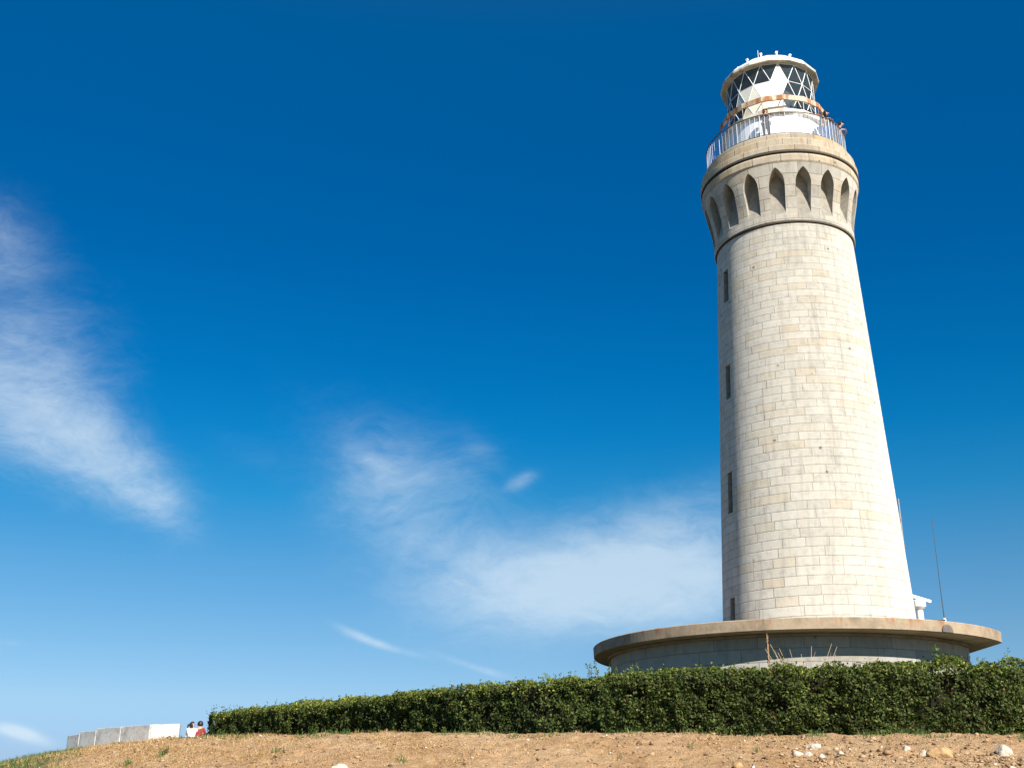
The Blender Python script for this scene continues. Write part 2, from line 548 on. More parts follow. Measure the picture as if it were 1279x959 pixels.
def course(z, r=0): return float(np.interp(z, cz, np.arange(len(cz))))


mb = MB()
prof = [(0.5, GZ-.6), (sr(GZ), GZ-.6)] + [(sr(z), z) for z in cz if z < 24.62] + [(sr(24.64), 24.64), (.5, 24.64)]
mb.lathe(prof, 182, True, 13.0, course)
shaft_me = mb.mesh('shaft'); shaft_me.materials.append(M['granite'])
WIN = [(198, 21.68, 23.3), (197.5, 16.9, 18.52), (196.5, 11.66, 13.5), (196, 6.9, 8.02)]
cut = MB()
for a, z0, z1 in WIN:
    rot = Matrix.Rotation(R(a), 3, 'Z')
    rr = sr((z0+z1)/2)
    cut.box(rot @ Vector((rr+.15, 0, (z0+z1)/2)), (1.0, .42, z1-z0), rot)
cme = cut.mesh('cutter'); cme.materials.append(M['reveal'])
shaft_me = boolean_cut(shaft_me, cme, [M['reveal']])
shaft = link('shaft', shaft_me, TOW)
for a, z0, z1 in WIN:
    rot = Matrix.Rotation(R(a), 3, 'Z'); rr = sr((z0+z1)/2) - .33
    zc = (z0+z1)/2
    w = MB()
    for s in (-1, 1):
        w.box(rot @ Vector((rr+.03, s*.19, zc)), (.05, .04, z1-z0-.01), rot)
        w.box(rot @ Vector((rr+.03, 0, zc + s*((z1-z0)/2-.025))), (.05, .336, .04), rot)
    w.box(rot @ Vector((rr+.03, 0, zc)), (.04, .336, .03), rot)
    wo = w.build('window', M['rail'], TOW)
    p = MB(); p.box(rot @ Vector((rr+.01, 0, zc)), (.012, .34, z1-z0-.1), rot)
    p.build('pane', M['dark'], wo)

# dark ring under the corbelled gallery, its shadow line put into the colour
mb = MB(); mb.lathe([(3.02, 24.643), (3.14, 24.643), (3.14, 24.66), (3.262, 24.685), (3.262, 24.735), (3.02, 24.735)], 180)
mb.build('joint_shadow_ring', M['joint'], TOW)
# corbel table with pointed niches
mb = MB()
cp = [(2.5, 24.738), (3.275, 24.738), (3.3, 24.77), (3.285, 25.1), (3.3, 25.4), (3.34, 25.75), (3.405, 26.1), (3.48, 26.45), (3.555, 26.8), (3.62, 27.15), (3.67, 27.45), (3.69, 27.55), (2.5, 27.55)]
mb.lathe(cp, 216, True, 20, lambda z, r: (z-24.83)/.545)
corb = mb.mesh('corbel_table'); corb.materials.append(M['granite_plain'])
cut = MB()
HW, CXA, SPR = .365, .62, 26.58                # half width, arc centre offset, springing height
RA = HW + CXA
TOPA = math.acos(CXA/RA)
arch = [(-.29, 24.95), (.29, 24.95), (.35, 26.2), (HW, SPR)]
for k in range(1, 9):                       # two-centred lancet head
    a = TOPA*k/8; arch.append((-CXA + RA*cos(a), SPR + RA*sin(a)))
for k in range(7, -1, -1):
    a = TOPA*k/8; arch.append((CXA - RA*cos(a), SPR + RA*sin(a)))
arch.append((-.35, 26.2))
for k in range(18):
    t = A0 + R(-1 + 20*k)
    ca, sa = cos(t), sin(t)
    vs = []
    for lay in (0, 1):
        for y, z in arch:
            rr = 4.4 if lay else 3.30 - .36*min(1, (z-25.08)/1.2)
            vs.append((rr*ca - y*sa, rr*sa + y*ca, z))
    n = len(arch)
    up_ = [i for i in range(n) if arch[i][1] > 26.1]
    fs = [(0, n-1, 2, 1), tuple(range(2, n))[::-1], tuple(range(n, 2*n))] + [(i, (i+1) % n, n+(i+1) % n, n+i) for i in range(n)]
    cut.add(vs, fs)
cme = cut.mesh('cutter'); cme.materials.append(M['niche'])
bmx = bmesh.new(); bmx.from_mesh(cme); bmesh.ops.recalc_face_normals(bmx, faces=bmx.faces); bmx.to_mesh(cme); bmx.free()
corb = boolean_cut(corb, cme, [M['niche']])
link('corbel_table', corb, TOW)
# frieze, ring coloured dark as the cornice's shadow line, and cornice courses
mb = MB(); mb.lathe([(3.0, 27.553), (3.70, 27.553), (3.745, 27.62), (3.75, 27.9), (3.72, 27.98), (3.0, 27.98)], 180, True, 18, lambda z, r: .55+(z-27.55)*.5)
mb.build('frieze', M['granite_cornice'], TOW)
mb = MB(); mb.lathe([(3.0, 27.983), (3.62, 27.983), (3.62, 28.04), (3.765, 28.06), (3.765, 28.11), (3.0, 28.11)], 180)
mb.build('cornice_shadow_ring', M['joint'], TOW)
mb = MB(); mb.lathe([(3.0, 28.113), (3.75, 28.113), (3.785, 28.15), (3.785, 28.4), (3.76, 28.43), (3.0, 28.43)], 180, True, 20, lambda z, r: .1+(z-28.09)*2)
mb.lathe([(3.0, 28.433), (3.67, 28.433), (3.70, 28.46), (3.70, 28.8), (3.66, 28.84), (3.0, 28.84)], 180, True, 20, lambda z, r: 1.1+(z-28.43)*2)
mb.lathe([(1.0, 28.843), (3.50, 28.843), (3.53, 28.87), (3.52, 29.15), (3.47, 29.21), (1.0, 29.21)], 180, True, 20, lambda z, r: 2.1+(z-28.84)*2)
mb.build('cornice', M['granite_cornice'], TOW)

# gallery railing
DECK = 29.21
mb = MB()
def ring(mb, r, z, s, n=120):
    mb.lathe([(r-s, z-s*.7), (r+s, z-s*.7), (r+s, z+s*.7), (r-s, z+s*.7)], n)
ring(mb, 3.36, 30.44, .027)
ring(mb, 3.36, 29.31, .018)
rail = mb.build('railing', M['rail'], TOW)
mb = MB(); mb.tube([(3.36, 0, DECK-.02), (3.36, 0, 30.42)], .022, 8)
post = mb.build('post', M['baluster'], rail)
for k in range(18):
    o = post if k == 0 else post.copy()
    if k: col.objects.link(o); o.parent = rail
    o.rotation_euler.z = A0 + R(10+20*k)
mb = MB(); mb.tube([(3.36, 0, 29.322), (3.36, 0, 30.415)], .009, 6)
bal = mb.build('baluster', M['baluster'], rail)
NB = 90
for k in range(NB):
    o = bal if k == 0 else bal.copy()
    if k: col.objects.link(o); o.parent = rail
    o.rotation_euler.z = A0 + R(360/NB*(k+.5))
mb = MB(); mb.lathe([(3.315, 29.33), (3.321, 29.33), (3.321, 30.38), (3.315, 30.38)], 90)
mb.build('safety_panel', M['panel'], rail)

# lantern room
mb = MB(); mb.lathe([(0.4, 29.213), (2.42, 29.213), (2.42, 30.93), (0.4, 30.93)], 96)
drum = mb.build('lantern_room', M['white_paint'], TOW)
mb = MB(); mb.lathe([(1.9, 30.933), (2.56, 30.933), (2.6, 30.96), (2.6, 31.19), (2.55, 31.22), (1.9, 31.22)], 16, True, a0=A0+R(13.5))
mb.build('ledge', M['cream_paint'], drum)
mb = MB(); mb.lathe([(2.56, 31.66), (2.64, 31.66), (2.64, 31.93), (2.56, 31.93)], 16, a0=A0+R(13.5))
for k in range(16):
    t = A0 + R(13.5+22.5*k)
    mb.tube([(2.15*cos(t), 2.15*sin(t), 31.98), (2.6*cos(t), 2.6*sin(t), 31.8)], .025, 6)
    mb.tube([(2.58*cos(t), 2.58*sin(t), 31.2), (2.6*cos(t), 2.6*sin(t), 31.7)], .02, 6)
mb.build('catwalk_band', M['rusty_band'], drum)
# triangulated glazing: rows of nodes, alternate rows turned by half a bay
LR = 2.15
rows = [(31.22, 2.25), (32.05, 13.5), (33.05, 2.25), (34.06, 13.5)]
def node_(i, k, r=LR):
    z, off = rows[i]
    t = A0 + R(off + 22.5*k)
    return Vector((r*cos(t), r*sin(t), z))
lat, gls, blank = MB(), MB(), MB()
for i in range(4):
    for k in range(16):
        if i in (1, 2, 3): lat.tube([node_(i, k), node_(i, k+1)], .02 if i != 3 else .03, 6)
for i in range(3):
    # row i to row i+1 : even rows sit at 2.25, odd at 13.5
    for k in range(16):
        a = node_(i, k)
        if i % 2 == 0: b, c = node_(i+1, k-1), node_(i+1, k)
        else: b, c = node_(i+1, k), node_(i+1, k+1)
        for q in (b, c): lat.tube([a, q], .021, 6)
        # two triangles per node
        if i % 2 == 0: tri_up = (node_(i, k), node_(i, k+1), node_(i+1, k)); c_up = 13.5+22.5*k
        else: tri_up = (node_(i, k), node_(i, k+1), node_(i+1, k+1)); c_up = 24.75+22.5*k
        if i % 2 == 0: tri_dn = (node_(i+1, k-1), node_(i, k), node_(i+1, k)); c_dn = 2.25+22.5*k
        else: tri_dn = (node_(i+1, k), node_(i, k), node_(i+1, k+1)); c_dn = 13.5+22.5*k
        for tri, cc in ((tri_up, c_up), (tri_dn, c_dn)):
            cc = (cc+180) % 360 - 180
            white = (i == 2 and tri is tri_up and abs(cc-13.5) < 3) or (i == 1 and -46 < cc < 15) or (i == 0 and -40 < cc < 16)
            (blank if white else gls).add(tri, [(0, 1, 2)])
lat.build('lattice', M['white_paint'], drum)
def thicken(o, th):
    s = o.modifiers.new('solid', 'SOLIDIFY'); s.thickness = th; s.offset = 0
thicken(gls.build('glazing', M['glass'], drum), .012)
thicken(blank.build('blank_panel', M['curtain'], drum), .02)
# inside: pedestal, lens drum and ceiling
mb = MB(); mb.lathe([(.1, 31.22), (.75, 31.22), (.75, 31.7), (.1, 31.7)], 32)
mb.build('pedestal', M['greymetal'], drum)
mb = MB(); mb.lathe([(.1, 33.803), (1.0, 33.803), (1.0, 33.95), (.1, 33.95)], 32)
mb.build('lens_cap', M['greymetal'], drum)
mb = MB(); mb.lathe([(.1, 31.7)] + [(1.05+.2*sin(PI*i/12)+.03*(i % 2), 31.7+2.1*i/12) for i in range(13)] + [(.1, 33.8)], 32)
mb.build('lens', plain('pale_lens_glass', (.55, .6, .6), .25), drum)
# roof
mb = MB()
mb.lathe([(2.1, 34.07), (2.41, 34.04), (2.46, 34.06), (2.46, 34.18), (2.42, 34.21), (2.1, 34.21)], 16, a0=A0+R(2.25))
mb.build('eave', M['cream_paint'], drum)
mb = MB(); mb.lathe([(2.41, 34.213), (2.33, 34.36), (2.05, 34.62), (1.6, 34.97), (1.1, 35.25), (.5, 35.45), (.02, 35.5), (.02, 34.12), (2.12, 34.12), (2.2, 34.213)], 16, a0=A0+R(2.25))
roof = mb.build('roof', M['white_paint'], drum)
v0 = MB()
v0.tube([(1.62, 0, 34.9), (1.62, 0, 35.1)], .045, 8); v0.box((1.62, 0, 35.1), (.12, .12, .06))
vent = v0.build('roof_vent', M['white_paint'], drum, bevel=.01)
for k, a in enumerate((-36, -9, 18, 45, 72, 99, 126, 153, 180, 207, 234, 261, -63)):
    o = vent if k == 0 else vent.copy()
    if k: col.objects.link(o); o.parent = drum
    o.rotation_euler.z = A0 + R(a)
mb = MB(); t = A0+R(-30)
mb.tube([(.8*cos(t), .8*sin(t), 35.35), (.8*cos(t), .8*sin(t), 36.0)], .015, 6)
mb.build('lightning_rod', M['greymetal'], drum)

# ------------------------------------------------------------------ round building at the foot
BX, BY = TX-.98, TY+.84
BLD = thing('round_building', 'low round stone building with an overhanging concrete roof around the foot of the tower', 'building', (BX, BY, 0))
WC = (-.32, 0)
mb = MB()
wp = [(5.2, GZ-.6), (7.48, GZ-.6), (7.48, 5.78), (5.2, 5.78)]
mb.lathe(wp, 200, True, 28, lambda z, r: (z-5.78)/.5+20)
mb.v = [(x+WC[0], y, z) for x, y, z in mb.v]
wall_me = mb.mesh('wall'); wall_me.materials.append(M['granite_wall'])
mb = MB(); mb.lathe([(4.6, 5.80), (8.50, 5.80), (8.53, 5.82), (8.55, 6.20), (8.52, 6.23), (4.6, 6.25)], 240)
sm_ = mb.mesh('roof_slab'); sm_.materials.append(M['slab'])
def end_cut(me, xw, mat):
    cb = MB(); cb.box((xw-BX+10, 3, 4), (20, 40, 12)); cm = cb.mesh('cutter'); cm.materials.append(mat)
    return boolean_cut(me, cm, [mat])
link('roof_slab', end_cut(sm_, 19.1, M['slab']), BLD)
mb = MB(); mb.lathe([(7.3, 5.69), (7.62, 5.69), (7.62, 5.787), (7.3, 5.787)], 200)
mb.v = [(x+WC[0], y, z) for x, y, z in mb.v]
fil_ = mb.mesh('eaves_fillet'); fil_.materials.append(M['slab']); link('eaves_fillet', end_cut(fil_, 18.17, M['slab']), BLD)
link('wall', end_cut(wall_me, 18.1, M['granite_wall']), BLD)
# drainpipe at the right-hand side
p = Vector((17.95-BX, 45.0-BY, 0))
mb = MB(); mb.tube([p+Vector((0, 0, GZ-.3)), p+Vector((0, 0, 5.68))], .07, 10)
for z in (3.0, 4.4, 5.3): mb.tube([p+Vector((0, 0, z)), p+Vector((0, 0, z+.07))], .09, 10)
mb.build('drainpipe', M['greymetal'], BLD)
# half-round plate added as the dark mark on the rim
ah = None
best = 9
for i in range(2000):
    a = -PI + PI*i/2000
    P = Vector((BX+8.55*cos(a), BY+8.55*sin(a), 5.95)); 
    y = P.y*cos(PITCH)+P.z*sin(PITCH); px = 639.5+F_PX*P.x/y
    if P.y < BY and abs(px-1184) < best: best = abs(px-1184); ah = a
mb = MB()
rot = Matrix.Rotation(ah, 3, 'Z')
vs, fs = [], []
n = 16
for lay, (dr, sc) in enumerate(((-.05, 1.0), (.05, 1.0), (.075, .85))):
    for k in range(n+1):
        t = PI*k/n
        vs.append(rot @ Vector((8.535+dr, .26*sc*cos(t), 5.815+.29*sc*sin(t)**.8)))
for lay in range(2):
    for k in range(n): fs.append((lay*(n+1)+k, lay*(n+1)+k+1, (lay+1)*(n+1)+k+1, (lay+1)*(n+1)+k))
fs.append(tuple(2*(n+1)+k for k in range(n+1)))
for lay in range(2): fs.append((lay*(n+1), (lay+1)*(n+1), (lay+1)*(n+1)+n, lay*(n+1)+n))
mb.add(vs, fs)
mb.build('rim_mark', plain('rim_mark_grey', (.12, .105, .085), .9), BLD)

# things standing on the slab
p = at(1150, 775, 50)
RAD = thing('radar_scanner', 'white radar scanner with tilted bar on a short post beside the tower', 'radar', (p.x, p.y, 6.24))
mb = MB(); mb.tube([(0, 0, 0), (0, 0, .06)], .3, 16); mb.tube([(0, 0, .06), (0, 0, 1.75)], [.17, .15], 16)
mb.build('post', M['white_paint'], RAD, smooth=False)
mb = MB(); mb.tube([(0, 0, 1.75), (0, 0, 1.85), (0, 0, 2.1), (0, 0, 2.16)], [.2, .3, .3, .16], 16)
mb.build('gearbox', M['white_paint'], RAD)
mb = MB(); mb.box((0, 0, 2.25), (1.25, .14, .14), Matrix.Rotation(R(14), 3, 'Y') @ Matrix.Rotation(R(12), 3, 'Z'))
mb.build('scanner_bar', M['white_paint'], RAD, bevel=.03)
p = at(1180, 776, 44)
WH = thing('whip_antenna', 'thin dark whip antenna standing on the rim of the round roof', 'antenna', (p.x, p.y, 6.235))
mb = MB(); mb.tube([(0, 0, .45), (0, 0, 1.8), (.02, 0, 4.45)], [.022, .016, .01], 6); mb.build('rod', M['blackmetal'], WH)
mb = MB(); mb.tube([(0, 0, 0), (0, 0, .3), (0, 0, .3), (0, 0, .46)], [.04, .04, .07, .05], 10); mb.build('insulator', M['white_paint'], WH)
p = at(1171, 776, 44.1)
HA = thing('roof_box', 'low dark box lying on the round roof beside the whip antenna', 'box', (p.x, p.y, 6.235))
mb = MB(); mb.box((0, 0, .17), (.4, .4, .34)); mb.build('body', M['greymetal'], HA, bevel=.02)
mb = MB(); mb.box((0, 0, .365), (.48, .48, .045)); mb.build('lid', M['blackmetal'], HA, bevel=.01)
p = at(1124.5, 632, 52)
MA = thing('slender_mast', 'thin grey mast with a red pipe just showing past the right edge of the tower', 'mast', (p.x-.06, p.y, 6.235))
mb = MB(); mb.tube([(0, 0, 0), (0, 0, 7.3)], .035, 8); mb.build('pole', M['greymetal'], MA)
mb = MB(); mb.tube([(-.06, 0, 0), (-.06, 0, 6.6)], .03, 8)
for z in (.6, 2, 3.5, 5, 6.3): mb.box((-.03, 0, z), (.16, .1, .04))
mb.build('pipe', M['red'], MA)

# ------------------------------------------------------------------ parapet blocks at the left
TOPS = [(226, 903.4, 47.0), (188, 904.3, 46.8), (151.5, 907.0, 48.3), (120.5, 910.5, 49.6), (99.5, 916, 50.6), (84, 918.5, 51.6)]
BLK = ['sunlit white parapet block at the right end of its row, beside the seated couple',
       'grey parapet block next to the sunlit white one, largest of the grey blocks',
       'grey parapet block in the middle of the curved row',
       'grey parapet block second from the left end of the row',
       'small dark grey parapet block at the left end of the row on the slope']
for i in range(5):
    a = at(*TOPS[i]); b = at(*TOPS[i+1])
    zt = (a.z + b.z)/2 if i else a.z
    d = (b - a); d.z = 0; L = d.length; d.normalize()
    nrm = Vector((d.y, -d.x, 0))           # away from the camera
    if nrm.y < 0: nrm = -nrm
    mid = (a+b)/2
    zb = min(h1(a.x, a.y), h1(b.x, b.y)) - .3
    mb = MB()
    w = .45
    gap = .035
    A = a + d*gap; B = b - d*gap
    vs = []
    za, zb_ = a.z, b.z
    if i in (2, 3): za = zb_ = (a.z+b.z)/2+.02
    for P, z in ((A, za), (B, zb_)):
        for q in (0, 1):
            for zz in (zb, z): vs.append((P.x+nrm.x*w*q, P.y+nrm.y*w*q, zz))
    o = Vector((mid.x, mid.y, zb))
    mb.add([Vector(v)-o for v in vs], [(0, 1, 3, 2), (4, 6, 7, 5), (0, 4, 5, 1), (2, 3, 7, 6), (1, 5, 7, 3), (0, 2, 6, 4)])
    me = mb.mesh('parapet_block')
    bmx = bmesh.new(); bmx.from_mesh(me); bmesh.ops.recalc_face_normals(bmx, faces=bmx.faces); bmx.to_mesh(me); bmx.free()
    me.materials.append(M['block'])
    ob = link('parapet_block', me, None, False, .02); ob.location = o
    tag(ob, BLK[i], 'stone block', 'parapet blocks on the headland')


# ------------------------------------------------------------------ hedges
def leaves(P, Nrm, size, tint, spread=.9, asp=.55):
    """one folded leaf per point: arrays of verts and quads"""
    n = len(P)
    d = Nrm + rng.normal(0, spread, (n, 3)); d /= np.linalg.norm(d, axis=1, keepdims=True)+1e-9   # leaf normal
    a = rng.normal(0, 1, (n, 3)); a[:, 2] += .25
    a -= d*(a*d).sum(1, keepdims=True); a /= np.linalg.norm(a, axis=1, keepdims=True)+1e-9
    b = np.cross(d, a)
    s = size*(rng.uniform(.6, 1.25, n))[:, None]
    fold = d*s*.12
    v = np.stack([P - a*s*.5, P + b*s*asp*.5 + fold + a*s*.05, P + a*s*.5 - fold*.6, P - b*s*asp*.5 + fold + a*s*.05], 1)
    q = np.arange(n*4).reshape(n, 4)
    return v.reshape(-1, 3), q, tint


def hedge(name, label, path, heights, half, dens, size, seed, group, sprigs, young=.2):
    global rng
    rng = np.random.default_rng(seed)
    path = np.array(path, float); heights = np.array(heights, float)
    seg = np.linalg.norm(np.diff(path, axis=0), axis=1); L = np.concatenate([[0], np.cumsum(seg)])
    def pos(s):
        x = np.interp(s, L, path[:, 0]); y = np.interp(s, L, path[:, 1])
        e = .3
        tx = np.interp(np.minimum(s+e, L[-1]), L, path[:, 0]) - np.interp(np.maximum(s-e, 0), L, path[:, 0])
        ty = np.interp(np.minimum(s+e, L[-1]), L, path[:, 1]) - np.interp(np.maximum(s-e, 0), L, path[:, 1])
        l = np.hypot(tx, ty)+1e-9
        nx, ny = -ty/l, tx/l                      # sideways
        sg = np.where(ny > 0, -1, 1)              # face the camera side
        return x, y, nx*sg, ny*sg, tx/l, ty/l
    root = thing(name, label, 'hedge', (path[0, 0], path[0, 1], h1(path[0, 0], path[0, 1])), 0, group)
    o = np.array([path[0, 0], path[0, 1], root.location.z])
    area = L[-1]*(heights.mean()*2+2*half)
    n = int(area*dens)
    s = rng.uniform(-.12, L[-1]+.12, n)
    H = np.interp(s, L, heights)
    n_end = int(2*half*heights.mean()*dens)
    endm = np.arange(n) < 2*n_end
    s = np.where(endm, np.where(np.arange(n) < n_end, 0.0, L[-1]) , s)
    fr = rng.random(n)
    face = np.where(fr < .56, 0, np.where(fr < .86, 1, 2))   # front, top, back
    tt = rng.random(n)
    rad = .14                                         # rounded shoulders
    lat = np.where(face == 0, half, np.where(face == 1, (tt*2-1)*half, -half))
    hh = np.where(face == 1, H, tt*H)
    up = np.where(face == 1, 1.0, .1); out = np.where(face == 0, 1.0, np.where(face == 2, -1.0, 0.0))
    # round the shoulder
    k = np.clip((hh-(H-.22))/.22, 0, 1)*(face != 1)
    lat = lat - np.sign(lat)*rad*k*k*(face != 1)
    k2 = np.clip((np.abs(lat)-(half-.22))/.22, 0, 1)*(face == 1)
    hh = hh - rad*k2*k2
    up = up + .6*k; out = out + .5*k2*np.sign(lat)
    # both end faces
    esg = np.where(np.arange(n) < n_end, -1.0, 1.0)*endm
    lat = np.where(endm, rng.uniform(-1, 1, n)*(half-.05), lat); hh = np.where(endm, rng.random(n)*(H-.08), hh)
    s = np.where(endm, s - esg*rng.exponential(.1, n) + esg*.1, s)
    sc = np.clip(s, 0, L[-1])
    x, y, nx, ny, tx, ty = pos(sc)
    x = x + tx*(s-sc); y = y + ty*(s-sc)
    P3 = np.stack([s*1.0, hh*1.0 + face*9, lat*1.0], 1)
    lump = (vnoise(P3*2.3, seed)-.5)*.26 + (vnoise(P3*6.5, seed+1)-.5)*.2 + (vnoise(P3*.6, seed+2)-.5)*.22
    depth = -rng.exponential(.055, n) + lump*.8 + np.where(rng.random(n) < .015, rng.uniform(0, .12, n), 0)
    lat2 = lat + depth*np.where(face == 1, 0, out)
    hh2 = hh + depth*np.where(face == 1, 1, 0) + k*depth*.5
    # thin patches
    hole = vnoise(P3*3.4, seed+7)
    keep = rng.random(n) > np.clip((hole-.57)*3.8, 0, .9)
    keep &= hh2 > -.02
    gx, gy = x + nx*lat2, y + ny*lat2
    gz = base_z(gx, gy) + np.maximum(hh2, 0)
    P = np.stack([gx, gy, gz], 1)[keep]
    out = np.where(endm, 0, out)
    Nn = np.stack([nx*out+tx*esg, ny*out+ty*esg, up*np.where(endm, .2, 1)], 1)[keep]
    Nn /= np.linalg.norm(Nn, axis=1, keepdims=True)
    clump = vnoise(P3*1.4, seed+5)
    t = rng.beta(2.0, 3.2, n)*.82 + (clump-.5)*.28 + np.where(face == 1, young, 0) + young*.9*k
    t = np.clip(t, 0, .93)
    br = rng.random(n) < .03
    t = np.where(br, rng.uniform(.96, 1, n), t)
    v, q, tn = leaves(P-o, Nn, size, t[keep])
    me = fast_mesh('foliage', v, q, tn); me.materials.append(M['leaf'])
    tag(link('foliage', me, root), kind='stuff')
    # twiggy core
    mb = MB()
    ns = max(8, int(L[-1]/.35))
    ring_ = [(-half+.2, 0), (half-.2, 0), (half-.2, .87), (half-.3, .95), (-half+.3, .95), (-half+.2, .87)]
    vs, fs = [], []
    for i in range(ns+1):
        si = .4+(L[-1]-.8)*i/ns
        xx, yy, nx_, ny_, _, _ = [float(q_) for q_ in pos(np.array([si]))] if False else [float(np.ravel(q_)[0]) for q_ in pos(np.array([si]))]
        Hh = float(np.interp(si, L, heights))
        for a_, b_ in ring_:
            X, Y = xx+nx_*a_, yy+ny_*a_
            vs.append(Vector((X, Y, float(base_z(X, Y)) - .1 + (Hh+.0)*b_ + .03*sin(si*7+a_*5))) - Vector(o))
    m = len(ring_)
    for i in range(ns):
        for j in range(m): fs.append((i*m+j, i*m+(j+1) % m, (i+1)*m+(j+1) % m, (i+1)*m+j))
    fs += [tuple(range(m)), tuple(ns*m+j for j in range(m))[::-1]]
    mb.add(vs, fs); mb.build('core', M['hedge_core'], root)
    # loose shoots above the clipped top
    st = MB(); LP, LN = [], []
    for si, hgt, bare in sprigs:
        xx, yy, nx_, ny_, _, _ = [float(np.ravel(q_)[0]) for q_ in pos(np.array([si]))]
        Hh = float(np.interp(si, L, heights)); a_ = random.uniform(-.3, .25)
        X, Y = xx+nx_*a_, yy+ny_*a_
        p0 = Vector((X, Y, float(base_z(X, Y))+Hh-.1)); lean = Vector((random.uniform(-.25, .25), random.uniform(-.1, .1), 0))*hgt
        p1 = p0 + Vector((0, 0, hgt*.6+.1)) + lean*.4; p2 = p0 + Vector((0, 0, hgt+.1)) + lean
        st.tube([p0-Vector(o), p1-Vector(o), p2-Vector(o)], [.006, .005, .002], 4)
        nl = int(4+hgt*34) if not bare else 2
        for j in range(nl):
            f = random.uniform(.25, 1)
            pp = p0.lerp(p1, f*2) if f < .5 else p1.lerp(p2, f*2-1)
            LP.append(pp + Vector((random.uniform(-.04, .04), random.uniform(-.04, .04), random.uniform(-.02, .02))))
            LN.append((random.uniform(-1, 1), random.uniform(-1, 1), .6))
    v, q, tn = leaves(np.array(LP)-o, np.array(LN), size*.85, rng.uniform(.35, .9, len(LP)), .5, .45)
    tag(st.build('shoots', M['stem'], root), kind='stuff')
    me = fast_mesh('shoot_leaves', v, q, tn); me.materials.append(M['leaf'])
    tag(link('shoot_leaves', me, root), kind='stuff')
    return root


random.seed(3)
spr_r = [(random.uniform(.1, 11.5), random.uniform(.03, .13), random.random() < .3) for _ in range(60)]
hedge('clipped_hedge', 'long dark green hedge, nearer stretch, in front of the round building',
      [(2.3, 25.2), (4.2, 24.0), (7, 22.6), (9.6, 21.9), (12, 21.4), (15, 21.0)], [1.32, 1.30, 1.30, 1.32, 1.33, 1.33], .5, 1900, .07, 21, 'clipped hedges on the bank', spr_r)
spr_l = [(random.uniform(.05, 23), random.uniform(.05, .22), random.random() < .5) for _ in range(70)] + [(random.uniform(.2, 1.6), random.uniform(.15, .4), False) for _ in range(14)]
hedge('clipped_hedge', 'long hedge with sunlit yellow-green top receding to the left towards the seated couple',
      [(3.2, 26.5), (1.1, 27.7), (-1.0, 29.6), (-3.1, 32.6), (-6.6, 37.5), (-9.2, 41.3), (-10.75, 43.9)], [1.36, 1.34, 1.25, 1.14, 1.06, 1.01, .95], .62, 1350, .074, 22, 'clipped hedges on the bank', spr_l, .36)


# ------------------------------------------------------------------ weeds behind the hedge
def weed(name, label, px, py_top, d, spread, n_stem, leafy, mats, seed):
    random.seed(seed)
    p = at(px, py_top, d); gz = h1(p.x, p.y)
    root = thing(name, label, 'plant', (p.x, p.y, gz))
    Ht = p.z - gz
    st = MB(); LP, LN = [], []
    for k in range(n_stem):
        h = Ht*(1 if k == 0 else random.uniform(.86, 1.03))
        dx = random.uniform(-spread, spread) if n_stem > 1 else 0
        b0 = Vector((random.uniform(-.06, .06), random.uniform(-.06, .06), -.03))
        top = Vector((dx, random.uniform(-.1, .1), h)); mid = b0.lerp(top, .55) + Vector((-dx*.15, 0, 0))
        st.tube([b0, mid, top], [.01, .008, .004], 5)
        if leafy:
            for j in range(46):
                f = random.uniform(.55, 1)
                q = mid.lerp(top, (f-.55)/.45) + Vector((random.uniform(-1, 1)*.22*(1.15-f), random.uniform(-.1, .1), random.uniform(-.03, .06)))
                LP.append(q); LN.append((random.uniform(-.6, .6), -.4, 1))
        elif name != 'dry_stalk' and k % 2 == 0:
            q = mid.lerp(top, .6); st.tube([q, q+Vector((random.uniform(-.25, .25), 0, random.uniform(.1, .25)))], [.005, .002], 4)
    st.build('stem', mats[0], root)
    if leafy:
        v, q, tn = leaves(np.array(LP), np.array(LN), .1, rng.uniform(0, 1, len(LP)), .4, .45)
        me = fast_mesh('leaf', v, q, tn); me.materials.append(mats[1]); link('leaf', me, root)
    return root, Ht


weed('leafy_weed', 'tall pale green weed sticking up above the hedge before the round building', 1169, 803, 23.6, .02, 1, True, (M['stem'], M['weedleaf']), 1)
weed('leafy_weed', 'small dark leafy shoot above the hedge left of the dry stems', 972, 820, 24.6, .08, 2, True, (M['stem'], M['leaf']), 2)
weed('leafy_weed', 'thin dark sprig above the hedge right of the round building', 1257, 812, 23.2, .06, 1, True, (M['brownstem'], M['leaf']), 3)
r_, H_ = weed('dry_stalk', 'single upright brown seed stalk above the hedge in front of the shaded wall', 957.5, 791, 25.2, 0, 1, False, (M['drystem'],), 4)
mb = MB(); mb.tube([(0, 0, H_-.72), (.0, 0, H_-.5), (0, 0, H_-.25), (0, 0, H_-.03)], [.01, .022, .02, .006], 6)
for k in range(60):
    z = H_ - random.uniform(.05, .72); a = random.uniform(0, 6.28)
    mb.box((.02*cos(a), .02*sin(a), z), (.018, .018, .025), Matrix.Rotation(a, 3, 'Z'))
mb.build('seed_head', M['brownstem'], r_)
weed('dry_weed', 'clump of straw-coloured dead stems leaning above the hedge', 1003, 806, 24.9, .85, 16, False, (M['drystem'],), 5)


